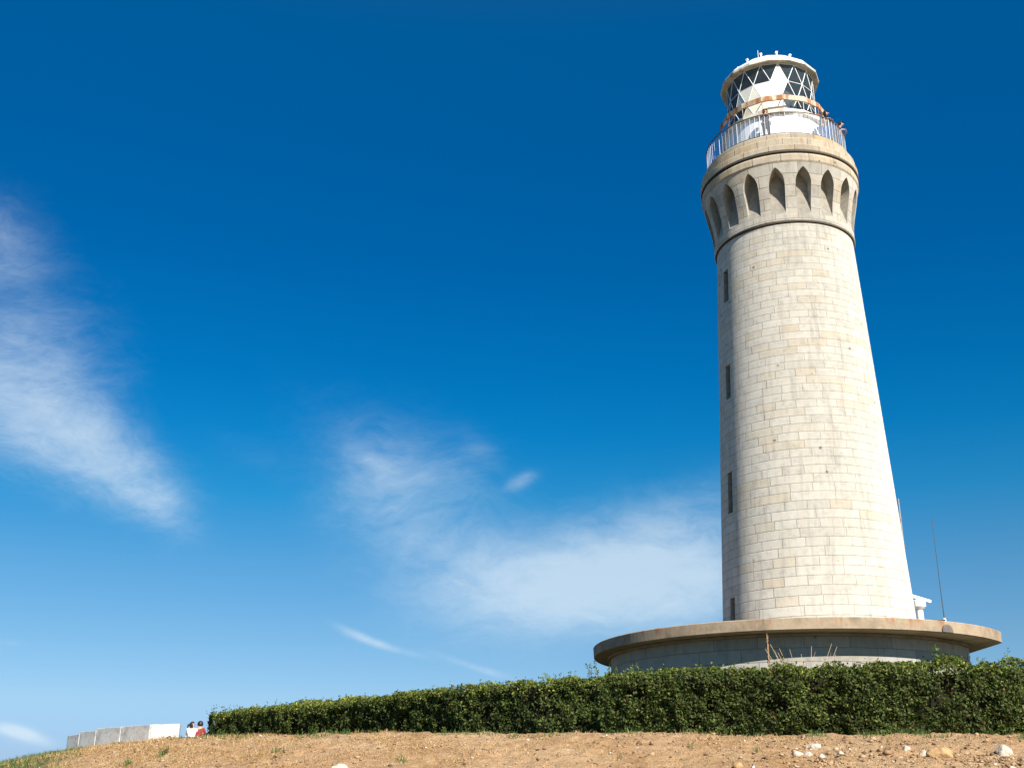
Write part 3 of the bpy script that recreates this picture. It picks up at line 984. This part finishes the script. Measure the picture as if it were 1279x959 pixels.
# ------------------------------------------------------------------ stones, gravel, grass
def rock(name, label, px, py, wpx, hpx, mat, seed, dd=0.0, depth=.7):
    p = on_ground(px, py + hpx*.35)
    if p is None: p = at(px, py, 19.5)
    m_px = (p.y*cos(PITCH)+p.z*sin(PITCH))/F_PX
    bm = bmesh.new(); bmesh.ops.create_icosphere(bm, subdivisions=3, radius=1)
    sx, sz = wpx*m_px/2, hpx*m_px/2
    for v in bm.verts:
        c = v.co.copy()
        f = 1 + .32*noise.noise(c*1.1+Vector((seed*3.1, 0, 0))) + .16*noise.noise(c*2.7+Vector((seed, 5, 0)))
        c = c*f
        for ax in (Vector((.6, -.5, .6)), Vector((-.7, -.4, .5)), Vector((.1, -.9, -.3)), Vector((.2, .1, 1))):
            ax = (ax + Vector((.3*sin(seed*2.3+ax.x*5), .2*cos(seed), .2*sin(seed*1.7)))).normalized()
            dd_ = c.dot(ax)-.78
            if dd_ > 0: c -= ax*dd_*.85
        v.co = Vector((c.x*sx, c.y*sx*depth, c.z*sz*1.25))
    me = bpy.data.meshes.new(name); bm.to_mesh(me); bm.free(); me.materials.append(mat)
    o = link(name, me)
    o.location = p + Vector((0, sx*depth*.3, sz*.3)); o.rotation_euler = (random.uniform(-.2, .2), random.uniform(-.25, .25), 0)
    tag(o, label, 'rock')


rock('rock', 'bright white rock on the bare earth at the far right', 1256, 936, 19, 18, M['rock_white'], 1)
rock('rock', 'flat ochre-brown rock on the bank below the hedge', 1176, 940, 30, 17, M['rock_brown'], 2)
rock('rock', 'pale stone lying against the left end of the ochre rock', 1155, 941, 10, 9, M['rock_white'], 3)
rock('rock', 'pale broken stone, uppermost of the cluster on the right half of the bank', 1018, 931, 18, 9, M['rock_white'], 4)
rock('rock', 'greyish stone at the bottom of the pale cluster', 1010, 941, 11, 8, M['rock_grey'], 5)
rock('rock', 'pale flat stone right of the white stone cluster, halfway to the ochre rock', 1133, 935, 11, 8, M['rock_white'], 6)
rock('rock', 'rounded white rock cut by the bottom edge of the photo', 421, 960, 26, 14, M['rock_white'], 7)
rock('rock', 'dark brown stone at the bottom of the bank under the hedge corner', 922, 957, 12, 8, M['rock_brown'], 8)

def clump_filter(X, Y, sc, thr, seed):
    v = vnoise(np.stack([X*sc, Y*sc, np.zeros_like(X)], 1), seed)
    return v > thr


rng = np.random.default_rng(5)
# gravel: tiny faceted stones, denser towards the right
ov_, oq_, ot_ = [], [], []
base = np.array([(1, 0, 0), (-1, 0, 0), (0, 1, 0), (0, -1, 0), (0, 0, 1), (0, 0, -1)], float)
oct_f = np.array([(0, 2, 4), (2, 1, 4), (1, 3, 4), (3, 0, 4), (2, 0, 5), (1, 2, 5), (3, 1, 5), (0, 3, 5)])
N = 2000
gx = np.concatenate([rng.uniform(-6, 10, 700), rng.normal(6.3, 1.6, 700), rng.normal(7.4, .35, 350), rng.normal(4.7, .5, 250)])
gy = np.concatenate([rng.uniform(16.4, 20.6, 700), rng.uniform(16.4, 20.4, 700), rng.normal(17.8, .35, 350), rng.normal(18.0, .5, 250)])
gz = hz(gx, gy)
sz = rng.gamma(1.6, .0085, N)+.006
for j in range(N):
    v = (base*rng.uniform(.5, 1.3, (6, 1)) + rng.normal(0, .22, (6, 3)))*sz[j]*np.array([1.15, 1.0, .7])
    a = rng.uniform(0, 6.28); ca, sa = cos(a), sin(a)
    v = v @ np.array([[ca, sa, 0], [-sa, ca, 0], [0, 0, 1]])
    ov_.append(v + np.array([gx[j], gy[j], gz[j]+sz[j]*.3])); oq_.append(oct_f+6*j); ot_.append(np.full(8, np.clip(rng.beta(1.2, 3.0), 0, 1)))
NC = 3200
gx = rng.uniform(-8, 10, NC); gy = rng.uniform(16.2, 20.7, NC)
kk = clump_filter(gx, gy, 1.1, .38, 41); gx, gy = gx[kk], gy[kk]
gz = hz(gx, gy); NC = len(gx)
sz = rng.gamma(1.5, .009, NC)+.005
for j in range(NC):
    v = (base*rng.uniform(.5, 1.2, (6, 1)) + rng.normal(0, .2, (6, 3)))*sz[j]*np.array([1.2, 1.0, .75])
    ov_.append(v + np.array([gx[j], gy[j], gz[j]+sz[j]*.2])); oq_.append(oct_f+6*(N+j)); ot_.append(np.full(8, rng.uniform(.2, .5)))
me = fast_mesh('gravel', np.concatenate(ov_), np.concatenate(oq_), np.concatenate(ot_)); me.materials.append(M['gravel'])
tag(link('gravel', me), 'scattered small stones and shell bits on the bare bank', 'gravel', kind='stuff')


def blades(name, label, cat, X, Y, hmin, hmax, lean, width, mat, tint):
    n = len(X)
    z = hz(X, Y)
    h = rng.uniform(hmin, hmax, n)
    a = rng.uniform(0, 2*PI, n); l = np.abs(rng.normal(0, lean, n))
    dx, dy = np.cos(a)*l*h, np.sin(a)*l*h
    hz_ = h/np.sqrt(1+l*l*.6)
    wa = rng.uniform(0, PI, n); wx, wy = np.cos(wa)*width*.5, np.sin(wa)*width*.5
    p0 = np.stack([X-wx, Y-wy, z-.01], 1); p1 = np.stack([X+wx, Y+wy, z-.01], 1)
    m0 = np.stack([X-wx*.8+dx*.4, Y-wy*.8+dy*.4, z+hz_*.6], 1); m1 = np.stack([X+wx*.8+dx*.4, Y+wy*.8+dy*.4, z+hz_*.6], 1)
    t0 = np.stack([X-wx*.15+dx, Y-wy*.15+dy, z+hz_], 1); t1 = np.stack([X+wx*.15+dx, Y+wy*.15+dy, z+hz_], 1)
    v = np.stack([p0, p1, m1, m0, t1, t0], 1).reshape(-1, 3)
    b = np.arange(n)*6
    q = np.concatenate([np.stack([b, b+1, b+2, b+3], 1), np.stack([b+3, b+2, b+4, b+5], 1)])
    me = fast_mesh(name, v, q, np.concatenate([tint, tint])); me.materials.append(mat)
    return tag(link(name, me), label, cat, kind='stuff')


# dry grass over the left shoulder of the bank
X = np.concatenate([rng.uniform(-11, -3.6, 26000), rng.uniform(-16, -5, 22000), rng.uniform(-23, -9, 16000)])
Y = np.concatenate([rng.uniform(16.3, 21.5, 26000), rng.uniform(21.5, 33, 22000), rng.uniform(33, 52, 16000)])
k = clump_filter(X, Y, 2.2, .42, 31) & ((-X/Y) > .2 - .08*rng.random(len(X)))
X, Y = X[k], Y[k]
X2 = rng.uniform(-6.5, 10, 26000); Y2 = rng.uniform(16.3, 20.9, 26000)
k = clump_filter(X2, Y2, 1.6, .56, 32) & (rng.random(26000) < np.clip(.75-(X2+1)*.08, .1, 1)); X2, Y2 = X2[k], Y2[k]
X = np.concatenate([X, X2]); Y = np.concatenate([Y, Y2])
blades('dry_grass', 'straw-coloured dry grass on the left shoulder of the bank', 'grass', X, Y, .025, .085, 1.9, .008, M['straw'], rng.beta(2, 2, len(X)))
# green grass: far left slope, foot of the hedge, a few tufts
X = rng.uniform(-12, -5.2, 26000); Y = rng.uniform(16.3, 30, 26000)
k = clump_filter(X, Y, 1.3, .4, 33) & ((-X/Y) > .355 + .09*rng.random(len(X))); XA, YA = X[k], Y[k]
X = rng.uniform(-25, -14, 14000); Y = rng.uniform(34, 56, 14000)
k = ((-X/Y) > .37); XB, YB = X[k], Y[k]
XC = rng.uniform(-6, 10, 2600); YC = rng.uniform(20.2, 21.0, 2600)
k = clump_filter(XC, YC, 1.9, .58, 34); XC, YC = XC[k], YC[k]
tx, ty = [], []
for px, py, n in ((945, 938, 14), (500, 952, 26), (425, 905, 0), (158, 955, 40), (204, 942, 60), (862, 934, 8), (640, 922, 20), (770, 948, 10), (345, 940, 14), (1105, 925, 10)):
    if not n: continue
    p = on_ground(px, py)
    if p is None: continue
    tx += list(rng.normal(p.x, .05, n)); ty += list(rng.normal(p.y, .05, n))
X = np.concatenate([XA, XB, XC, np.array(tx)]); Y = np.concatenate([YA, YB, YC, np.array(ty)])
blades('green_grass', 'green grass on the far left slope and in tufts along the hedge foot', 'grass', X, Y, .04, .13, .6, .011, M['grass'], rng.beta(2, 2.5, len(X)))


# ------------------------------------------------------------------ people
def skin_mesh(name, joints, edges, mat, sub=2, root=0):
    me = bpy.data.meshes.new(name)
    me.from_pydata([j[0] for j in joints], edges, [])
    o = bpy.data.objects.new(name, me); col.objects.link(o)
    sm = o.modifiers.new('skin', 'SKIN'); sm.use_smooth_shade = True
    sv = me.skin_vertices[0].data
    for i, j in enumerate(joints):
        r = j[1]
        sv[i].radius = (r, r) if not hasattr(r, '__len__') else r
        sv[i].use_root = (i == root)
    ss = o.modifiers.new('sub', 'SUBSURF'); ss.levels = sub; ss.render_levels = sub
    dg = bpy.context.evaluated_depsgraph_get(); dg.update()
    res = bpy.data.meshes.new_from_object(o.evaluated_get(dg))
    bpy.data.objects.remove(o)
    res.name = name
    res.materials.clear(); res.materials.append(mat)
    res.polygons.foreach_set('use_smooth', [True]*len(res.polygons))
    return res


def hair_mesh(head, fwd, r, mat, long=0.0, tail=None):
    """cap of hair over the crown and the back of the head"""
    bm = bmesh.new(); bmesh.ops.create_icosphere(bm, subdivisions=3, radius=1)
    up = Vector((0, 0, 1)); f = Vector(fwd).normalized()
    dele = []
    for v in bm.verts:
        c = v.co.copy()
        if c.dot(f) > .35 and c.z < .45: dele.append(v)
        elif c.z < -.55 and not long: dele.append(v)
    bmesh.ops.delete(bm, geom=dele, context='VERTS')
    for v in bm.verts:
        c = v.co.copy()
        c = c*(1 + .05*noise.noise(c*4))
        z = c.z*1.12
        if long and z < 0: z *= 1+long
        v.co = Vector(head) + Vector((c.x*r, c.y*r, z*r)) - f*r*.08
    me = bpy.data.meshes.new('hair'); bm.to_mesh(me); bm.free(); me.materials.append(mat)
    me.polygons.foreach_set('use_smooth', [True]*len(me.polygons))
    return me


def person(label, loc, rotz, pose, top_m, leg_m, hair_m, height=1.6, long_hair=0, headturn=0, ponytail=False):
    """local frame: facing -Y"""
    root = thing('person', label, 'person', loc, rotz)
    s = height/1.6
    J = dict(pose)
    names = list(J)
    idx = {n: i for i, n in enumerate(names)}
    def V3(n): return Vector(J[n][0])*s
    E = [('pelvis', 'belly'), ('belly', 'chest'), ('chest', 'neck'), ('neck', 'jaw'), ('jaw', 'head'), ('head', 'crown')]
    for sd in 'lr':
        E += [('chest', 'shoulder_'+sd), ('shoulder_'+sd, 'elbow_'+sd), ('elbow_'+sd, 'wrist_'+sd), ('wrist_'+sd, 'hand_'+sd),
              ('pelvis', 'hip_'+sd), ('hip_'+sd, 'knee_'+sd), ('knee_'+sd, 'ankle_'+sd), ('ankle_'+sd, 'toe_'+sd)]
    head = V3('head')
    f = Matrix.Rotation(headturn, 3, 'Z') @ Vector((0, -1, 0))
    joints = [(V3(n), J[n][1]*s if not hasattr(J[n][1], '__len__') else tuple(q*s for q in J[n][1])) for n in names]
    edges = [(idx[a], idx[b]) for a, b in E]
    # fingers, thumb, nose and ears grow out of the same surface
    def branch(src, pts):
        prev = idx[src]
        for p, r in pts:
            joints.append((p, r)); edges.append((prev, len(joints)-1)); prev = len(joints)-1
    for sd in 'lr':
        h = V3('hand_'+sd); w = V3('wrist_'+sd); d = (h-w).normalized()
        side = d.cross(Vector((0, 0, 1)));
        if side.length < .1: side = Vector((1, 0, 0))
        side.normalize()
        for k in range(4):
            o_ = side*(k-1.5)*.02*s
            ln = (.05, .058, .055, .042)[k]*s
            branch('hand_'+sd, [(h+o_+d*.03*s, .009*s), (h+o_+d*(.03*s+ln*.6)-Vector((0, 0, .006)), .008*s), (h+o_*1.05+d*(.03*s+ln)-Vector((0, 0, .02)), .007*s)])
        tm = -1 if sd == 'l' else 1
        branch('wrist_'+sd, [(w.lerp(h, .6)+side*tm*.035*s, .011*s), (w.lerp(h, 1.05)+side*tm*.05*s-Vector((0, 0, .015)), .009*s)])
    me = skin_mesh('body', joints, edges, M['skin'], 1, idx['pelvis'])
    body = link('body', me, root)
    # facial features welded onto the head surface mesh
    r = .1*s
    rt = f.cross(Vector((0, 0, 1)))
    bm = bmesh.new(); bm.from_mesh(me)
    for off, rad, sc in ((f*r*.98+Vector((0, 0, -.1*r)), .022*s, (1, 1, 1.6)), (rt*r*.92, .025*s, (.6, 1, 1.4)), (-rt*r*.92, .025*s, (.6, 1, 1.4))):
        ret = bmesh.ops.create_icosphere(bm, subdivisions=1, radius=rad)
        for v in ret['verts']: v.co = Vector((v.co.x*sc[0], v.co.y*sc[1], v.co.z*sc[2])) + head + off
    bm.to_mesh(me); bm.free()
    for sg in (-1, 1):
        fm = MB()
        c = head + f*r*.93 + rt*sg*r*.36 + Vector((0, 0, .12*r))
        fm.box(c, (.022*s, .022*s, .012*s))
        fm.build('eye', M['hair'], root)
    mm = MB(); mm.box(head + f*r*.95 + Vector((0, 0, -.52*r)), (.035*s, .03*s, .01*s)); mm.build('mouth', M['redcloth'], root)
    link('hair', hair_mesh(head, f, .118*s, hair_m, long_hair), root)
    if ponytail:
        pt = MB(); b = head - f*.1*s
        pt.tube([b+Vector((0, 0, .03)), b-f*.07*s+Vector((0, 0, -.02)), b-f*.11*s+Vector((0, 0, -.15*s))], [.035*s, .045*s, .012*s], 8)
        pt.build('ponytail', hair_m, root)
    # clothes: slightly fuller shells over the same joints
    tn = ['pelvis', 'belly', 'chest', 'shoulder_l', 'elbow_l', 'shoulder_r', 'elbow_r']
    te = [(0, 1), (1, 2), (2, 3), (3, 4), (2, 5), (5, 6)]
    def fat(n, k):
        q = J[n][1]
        return tuple(x*s*k for x in q) if hasattr(q, '__len__') else q*s*k
    link('shirt', skin_mesh('shirt', [(V3(n), fat(n, 1.16)) for n in tn], te, top_m, 2, 0), root)
    ln_ = ['pelvis', 'hip_l', 'knee_l', 'ankle_l', 'hip_r', 'knee_r', 'ankle_r']
    le = [(0, 1), (1, 2), (2, 3), (0, 4), (4, 5), (5, 6)]
    link('trousers', skin_mesh('trousers', [(V3(n), fat(n, 1.14)) for n in ln_], le, leg_m, 2, 0), root)
    for sd in 'lr':
        sh = MB(); a_ = V3('ankle_'+sd); t_2 = V3('toe_'+sd); d = (t_2-a_); d.z = 0; d.normalize()
        q = math.atan2(d.y, d.x)
        sh.box(Vector((a_.x, a_.y, t_2.z)) + d*.06*s, (.25*s, .09*s, .075*s), Matrix.Rotation(q, 3, 'Z'))
        sh.build('shoe', M['blackcloth'], root, bevel=.02)
    return root


def standing(lean=0.0, arms='rail', headfwd=.0):
    """standing at a rail in front (-Y); lean moves the chest forward"""
    L = lean
    P = {'pelvis': ((0, 0, .86), .13), 'belly': ((0, -L*.35, 1.03), (.145, .11)), 'chest': ((0, -L*.8, 1.22), (.165, .115)),
         'neck': ((0, -L*1.05-headfwd*.3, 1.36-L*.08), .052), 'jaw': ((0, -L*1.15-.02-headfwd*.6, 1.425-L*.12), .07),
         'head': ((0, -L*1.2-headfwd, 1.49-L*.15), (.088, .1)), 'crown': ((0, -L*1.2-headfwd, 1.545-L*.15), .07)}
    for sd, x in (('l', 1), ('r', -1)):
        P['shoulder_'+sd] = ((x*.18, -L*.85, 1.29-L*.06), .062)
        P['elbow_'+sd] = ((x*.27, -.13-L*.8, 1.04), .043)
        P['wrist_'+sd] = ((x*.16, -.36-L*.3, 1.075), .03)
        P['hand_'+sd] = ((x*.1, -.385-L*.3, 1.085), (.036, .022))
        P['hip_'+sd] = ((x*.09, 0, .8), .095); P['knee_'+sd] = ((x*.095, -.02, .45), .06)
        P['ankle_'+sd] = ((x*.1, .02, .075), .042); P['toe_'+sd] = ((x*.115, -.1, .035), .035)
    return P


def sitting(lean=.05):
    P = {'pelvis': ((0, 0, .13), .13), 'belly': ((0, -.02-lean*.3, .3), (.145, .11)), 'chest': ((0, -lean*.8, .48), (.16, .11)),
         'neck': ((0, -lean, .62), .05), 'jaw': ((0, -lean-.02, .68), .068), 'head': ((0, -lean-.03, .745), (.088, .1)), 'crown': ((0, -lean-.02, .8), .07)}
    for sd, x in (('l', 1), ('r', -1)):
        P['shoulder_'+sd] = ((x*.175, -lean*.85, .55), .06); P['elbow_'+sd] = ((x*.23, -.12-lean, .34), .042)
        P['wrist_'+sd] = ((x*.14, -.33, .36), .03); P['hand_'+sd] = ((x*.1, -.4, .37), (.036, .022))
        P['hip_'+sd] = ((x*.1, -.05, .12), .095); P['knee_'+sd] = ((x*.13, -.42, .42), .062)
        P['ankle_'+sd] = ((x*.12, -.62, .08), .042); P['toe_'+sd] = ((x*.13, -.74, .04), .035)
    return P


def gallery(px, rad):
    """foot point on the gallery under a photo column, at a given radius from the axis"""
    best = None
    for i in range(1800):
        a = A0 + R(-90 + i*.1)
        P = Vector((TX+rad*cos(a), TY+rad*sin(a), 30.3))
        y = P.y*cos(PITCH)+P.z*sin(PITCH)
        e = abs(639.5+F_PX*P.x/y - px - .0031*(30.3-0)*0)
        if best is None or e < best[0]: best = (e, P, a)
    return Vector((best[1].x, best[1].y, DECK)), best[2]


p, a = gallery(955.5, 2.93)
person('person in dark navy clothes standing behind the gallery railing left of centre', p, a+R(90), standing(.02), M['navy'], M['navy'], M['hair'], 1.78, 0, R(10))
p, a = gallery(1026, 2.9)
person('person with black hair and blue jeans leaning on the gallery railing', p, a+R(90), standing(.16, headfwd=.05), M['blackcloth'], M['jean'], M['hair'], 1.86, .9, R(35))
p, a = gallery(1042, 2.98)
person('person in grey top at the right end of the gallery looking out in profile', p, a+R(90), standing(.2, headfwd=.06), M['greycloth'], M['greycloth'], M['hair'], 1.86, 0, R(15))
for lab, px, py, d, rz, hd, top, leg, hr, hgt, lh, pony, hturn in (
        ('person in white with dark tied-back hair, seated on the crest', 240.5, 901, 50.0, R(185), 0, M['whitecloth'], M['whitecloth'], M['hair_brown'], 1.62, .5, True, R(-75)),
        ('person in dark red with short black hair, seated on the crest', 249.5, 900.2, 50.1, R(170), 0, M['redcloth'], M['shortcloth'], M['hair'], 1.7, 0, False, R(15))):
    q = at(px, py, d)
    person(lab, (q.x, q.y, q.z - .855*hgt/1.6), rz, sitting(.06), top, leg, hr, hgt, lh, hturn, pony)

# ------------------------------------------------------------------ light
SUN_AZ = R(296.5)                       # math azimuth of the sun
SUN_EL = R(36.0)
sd = bpy.data.lights.new('sun', 'SUN'); sd.energy = 4.6; sd.angle = R(.53); sd.color = (1.0, .945, .86)
so = bpy.data.objects.new('sun', sd); col.objects.link(so)
sv_ = Vector((cos(SUN_EL)*cos(SUN_AZ), cos(SUN_EL)*sin(SUN_AZ), sin(SUN_EL)))
so.rotation_euler = sv_.to_track_quat('Z', 'Y').to_euler()
so.location = (40, -60, 60)

EXPO = 1.0
BG = .1
w = bpy.data.worlds.new('World'); scene.world = w; w.use_nodes = True
t = NT(w.node_tree)
bgn = w.node_tree.nodes['Background']; bgn.inputs['Strength'].default_value = BG
sky = t.node('ShaderNodeTexSky', sky_type='NISHITA')
sky.sun_disc = False; sky.sun_elevation = SUN_EL; sky.sun_rotation = PI/2 - SUN_AZ
sky.altitude = 0; sky.air_density = 1.0; sky.dust_density = .4; sky.ozone_density = 2.5
tc = t.node('ShaderNodeTexCoord').outputs['Generated']
s = t.node('ShaderNodeSeparateXYZ'); t.put(s.inputs[0], tc)
az = t.math('ARCTAN2', s.outputs[0], s.outputs[1]); el = t.math('ARCSINE', s.outputs[2])
# clear, saturated air: grade of the sky by height above the horizon
G_ = 2.0**EXPO
SKY_FIX = [(-5, (.47, .65, 1.15)), (2.08, (.5, .68, 1.13)), (4.45, (.63, .813, 1.058)), (7.45, (.509, .797, 1.004)), (10.9, (.35, .79, 1.02)),
           (14.43, (.098, .772, 1.07)), (17.39, (.022, .715, 1.10)), (20.37, (0.004, .667, 1.1)), (26.3, (0.0, .604, 1.075)),
           (32.1, (0.0, .633, 1.12)), (37.65, (0.0, .72, 1.2)), (50, (.3, .8, 1.15)), (70, (.5, .85, 1.1))]
fac_el = t.math('DIVIDE', t.math('ADD', el, R(10)), R(80), clamp=True)
skyc = t.mix(1.0, sky.outputs[0], t.ramp(fac_el, [((e_+10)/80, tuple(q/G_ for q in c_)) for e_, c_ in SKY_FIX]), 'MULTIPLY')


def cloud(px, py, rx, ry, ang, wt):
    """soft elongated patch of cirrus round a surveyed direction: sizes in thousandths of 1.4 rad"""
    a0, e0 = azel(px, py)
    dx = t.math('MULTIPLY', t.math('SUBTRACT', az, a0), F_PX*cos(e0)); dy = t.math('MULTIPLY', t.math('SUBTRACT', el, e0), -F_PX)
    c_, s_ = cos(R(ang)), sin(R(ang))
    u_ = t.math('DIVIDE', t.math('ADD', t.math('MULTIPLY', dx, c_), t.math('MULTIPLY', dy, s_)), rx)
    v_ = t.math('DIVIDE', t.math('SUBTRACT', t.math('MULTIPLY', dy, c_), t.math('MULTIPLY', dx, s_)), ry)
    q = t.math('ADD', t.math('MULTIPLY', u_, u_), t.math('MULTIPLY', v_, v_))
    return t.math('MULTIPLY', t.math('EXPONENT', t.math('MULTIPLY', q, -1.0)), wt)


CX = t.node('ShaderNodeCombineXYZ'); t.put(CX.inputs[0], az); t.put(CX.inputs[1], el)
warp = t.node('ShaderNodeTexNoise'); warp.inputs['Scale'].default_value = 9; warp.inputs['Detail'].default_value = 4
t.put(warp.inputs['Vector'], CX.outputs[0])
wv = t.node('ShaderNodeVectorMath', operation='MULTIPLY_ADD')
t.put(wv.inputs[0], warp.outputs['Color']); wv.inputs[1].default_value = (.09, .07, 0); t.put(wv.inputs[2], CX.outputs[0])


def streaks(ang, sx, sy, scale, detail=7, rough=.6):
    mp = t.node('ShaderNodeMapping'); mp.inputs['Rotation'].default_value = (0, 0, R(ang)); mp.inputs['Scale'].default_value = (sx, sy, 1)
    t.put(mp.inputs['Vector'], wv.outputs[0])
    return t.noise(mp.outputs[0], scale, detail, rough)


def layer(patches, tex, amp, lo, hi):
    """summed patches eroded by the streaky texture, so that the edges fray"""
    d = None
    for p_ in patches:
        c_ = cloud(*p_); d = c_ if d is None else t.math('ADD', d, c_)
    k_ = t.math('MULTIPLY', t.math('SUBTRACT', tex, .5), t.math('MULTIPLY', t.math('POWER', t.math('MINIMUM', d, 1.0), .6), amp))
    f = t.math('ADD', d, k_)
    m_r = t.node('ShaderNodeMapRange', interpolation_type='SMOOTHSTEP'); t.put(m_r.inputs[0], f)
    m_r.inputs[1].default_value = lo; m_r.inputs[2].default_value = hi
    return m_r.outputs[0]


fib = lambda a_, b_: t.math('ADD', t.math('MULTIPLY', a_, .62), t.math('MULTIPLY', b_, .38))
n_a = fib(streaks(24, 1.0, 2.4, 13, 10, .68), streaks(40, 1.0, 2.2, 34, 8, .7)); n_b = fib(streaks(-14, 1.0, 2.6, 11, 10, .68), streaks(-24, 1.0, 2.1, 30, 8, .7)); n_c = streaks(-60, 1, 1.6, 22, 6, .65)
la = layer([(50, 525, 145, 60, 27, .8), (150, 588, 85, 38, 33, .6), (35, 455, 115, 100, 40, .38), (70, 420, 80, 60, 50, .2), (-5, 305, 50, 60, 20, .5), (205, 640, 45, 26, 40, .32)], n_a, 2.3, .05, 1.65)
lb = layer([(730, 735, 190, 56, -5, .85), (800, 690, 170, 60, -10, .5), (880, 740, 120, 60, 0, .4), (570, 690, 120, 64, 25, .36), (480, 625, 90, 70, 10, .34), (510, 575, 130, 55, 20, .28), (900, 620, 150, 40, -12, .16),
            (652, 600, 20, 9, -25, .5), (460, 573, 30, 12, 30, .25), (600, 560, 30, 16, 30, .2), (300, 560, 60, 20, 20, .1)], n_b, 1.9, .0, 1.3)
lc = layer([(448, 793, 36, 6, 22, .5), (495, 810, 60, 5.5, 14, .4), (585, 830, 55, 5, 19, .36), (640, 843, 50, 6, 12, .26), (14, 911, 30, 8, 8, .7), (40, 920, 24, 6, 15, .5), (15, 803, 28, 5, 3, .28), (40, 930, 50, 8, 0, .2)], n_c, 1.3, .06, 1.1)
op = t.math('MULTIPLY', t.math('MINIMUM', t.math('ADD', t.math('ADD', la, lb), lc), 1.0), .63)
CLOUD = tuple(q/(BG*G_) for q in (.76, .885, .975)) + (1,)
skyc = t.mix(op, skyc, CLOUD)
w.node_tree.links.new(skyc, bgn.inputs['Color'])

scene.view_settings.view_transform = 'Standard'; scene.view_settings.look = 'None'
scene.view_settings.exposure = EXPO; scene.view_settings.gamma = 1.0
scene.view_settings.use_curve_mapping = False
scene.render.engine = 'CYCLES'
scene.cycles.max_bounces = 6
scene.cycles.transparent_max_bounces = 12
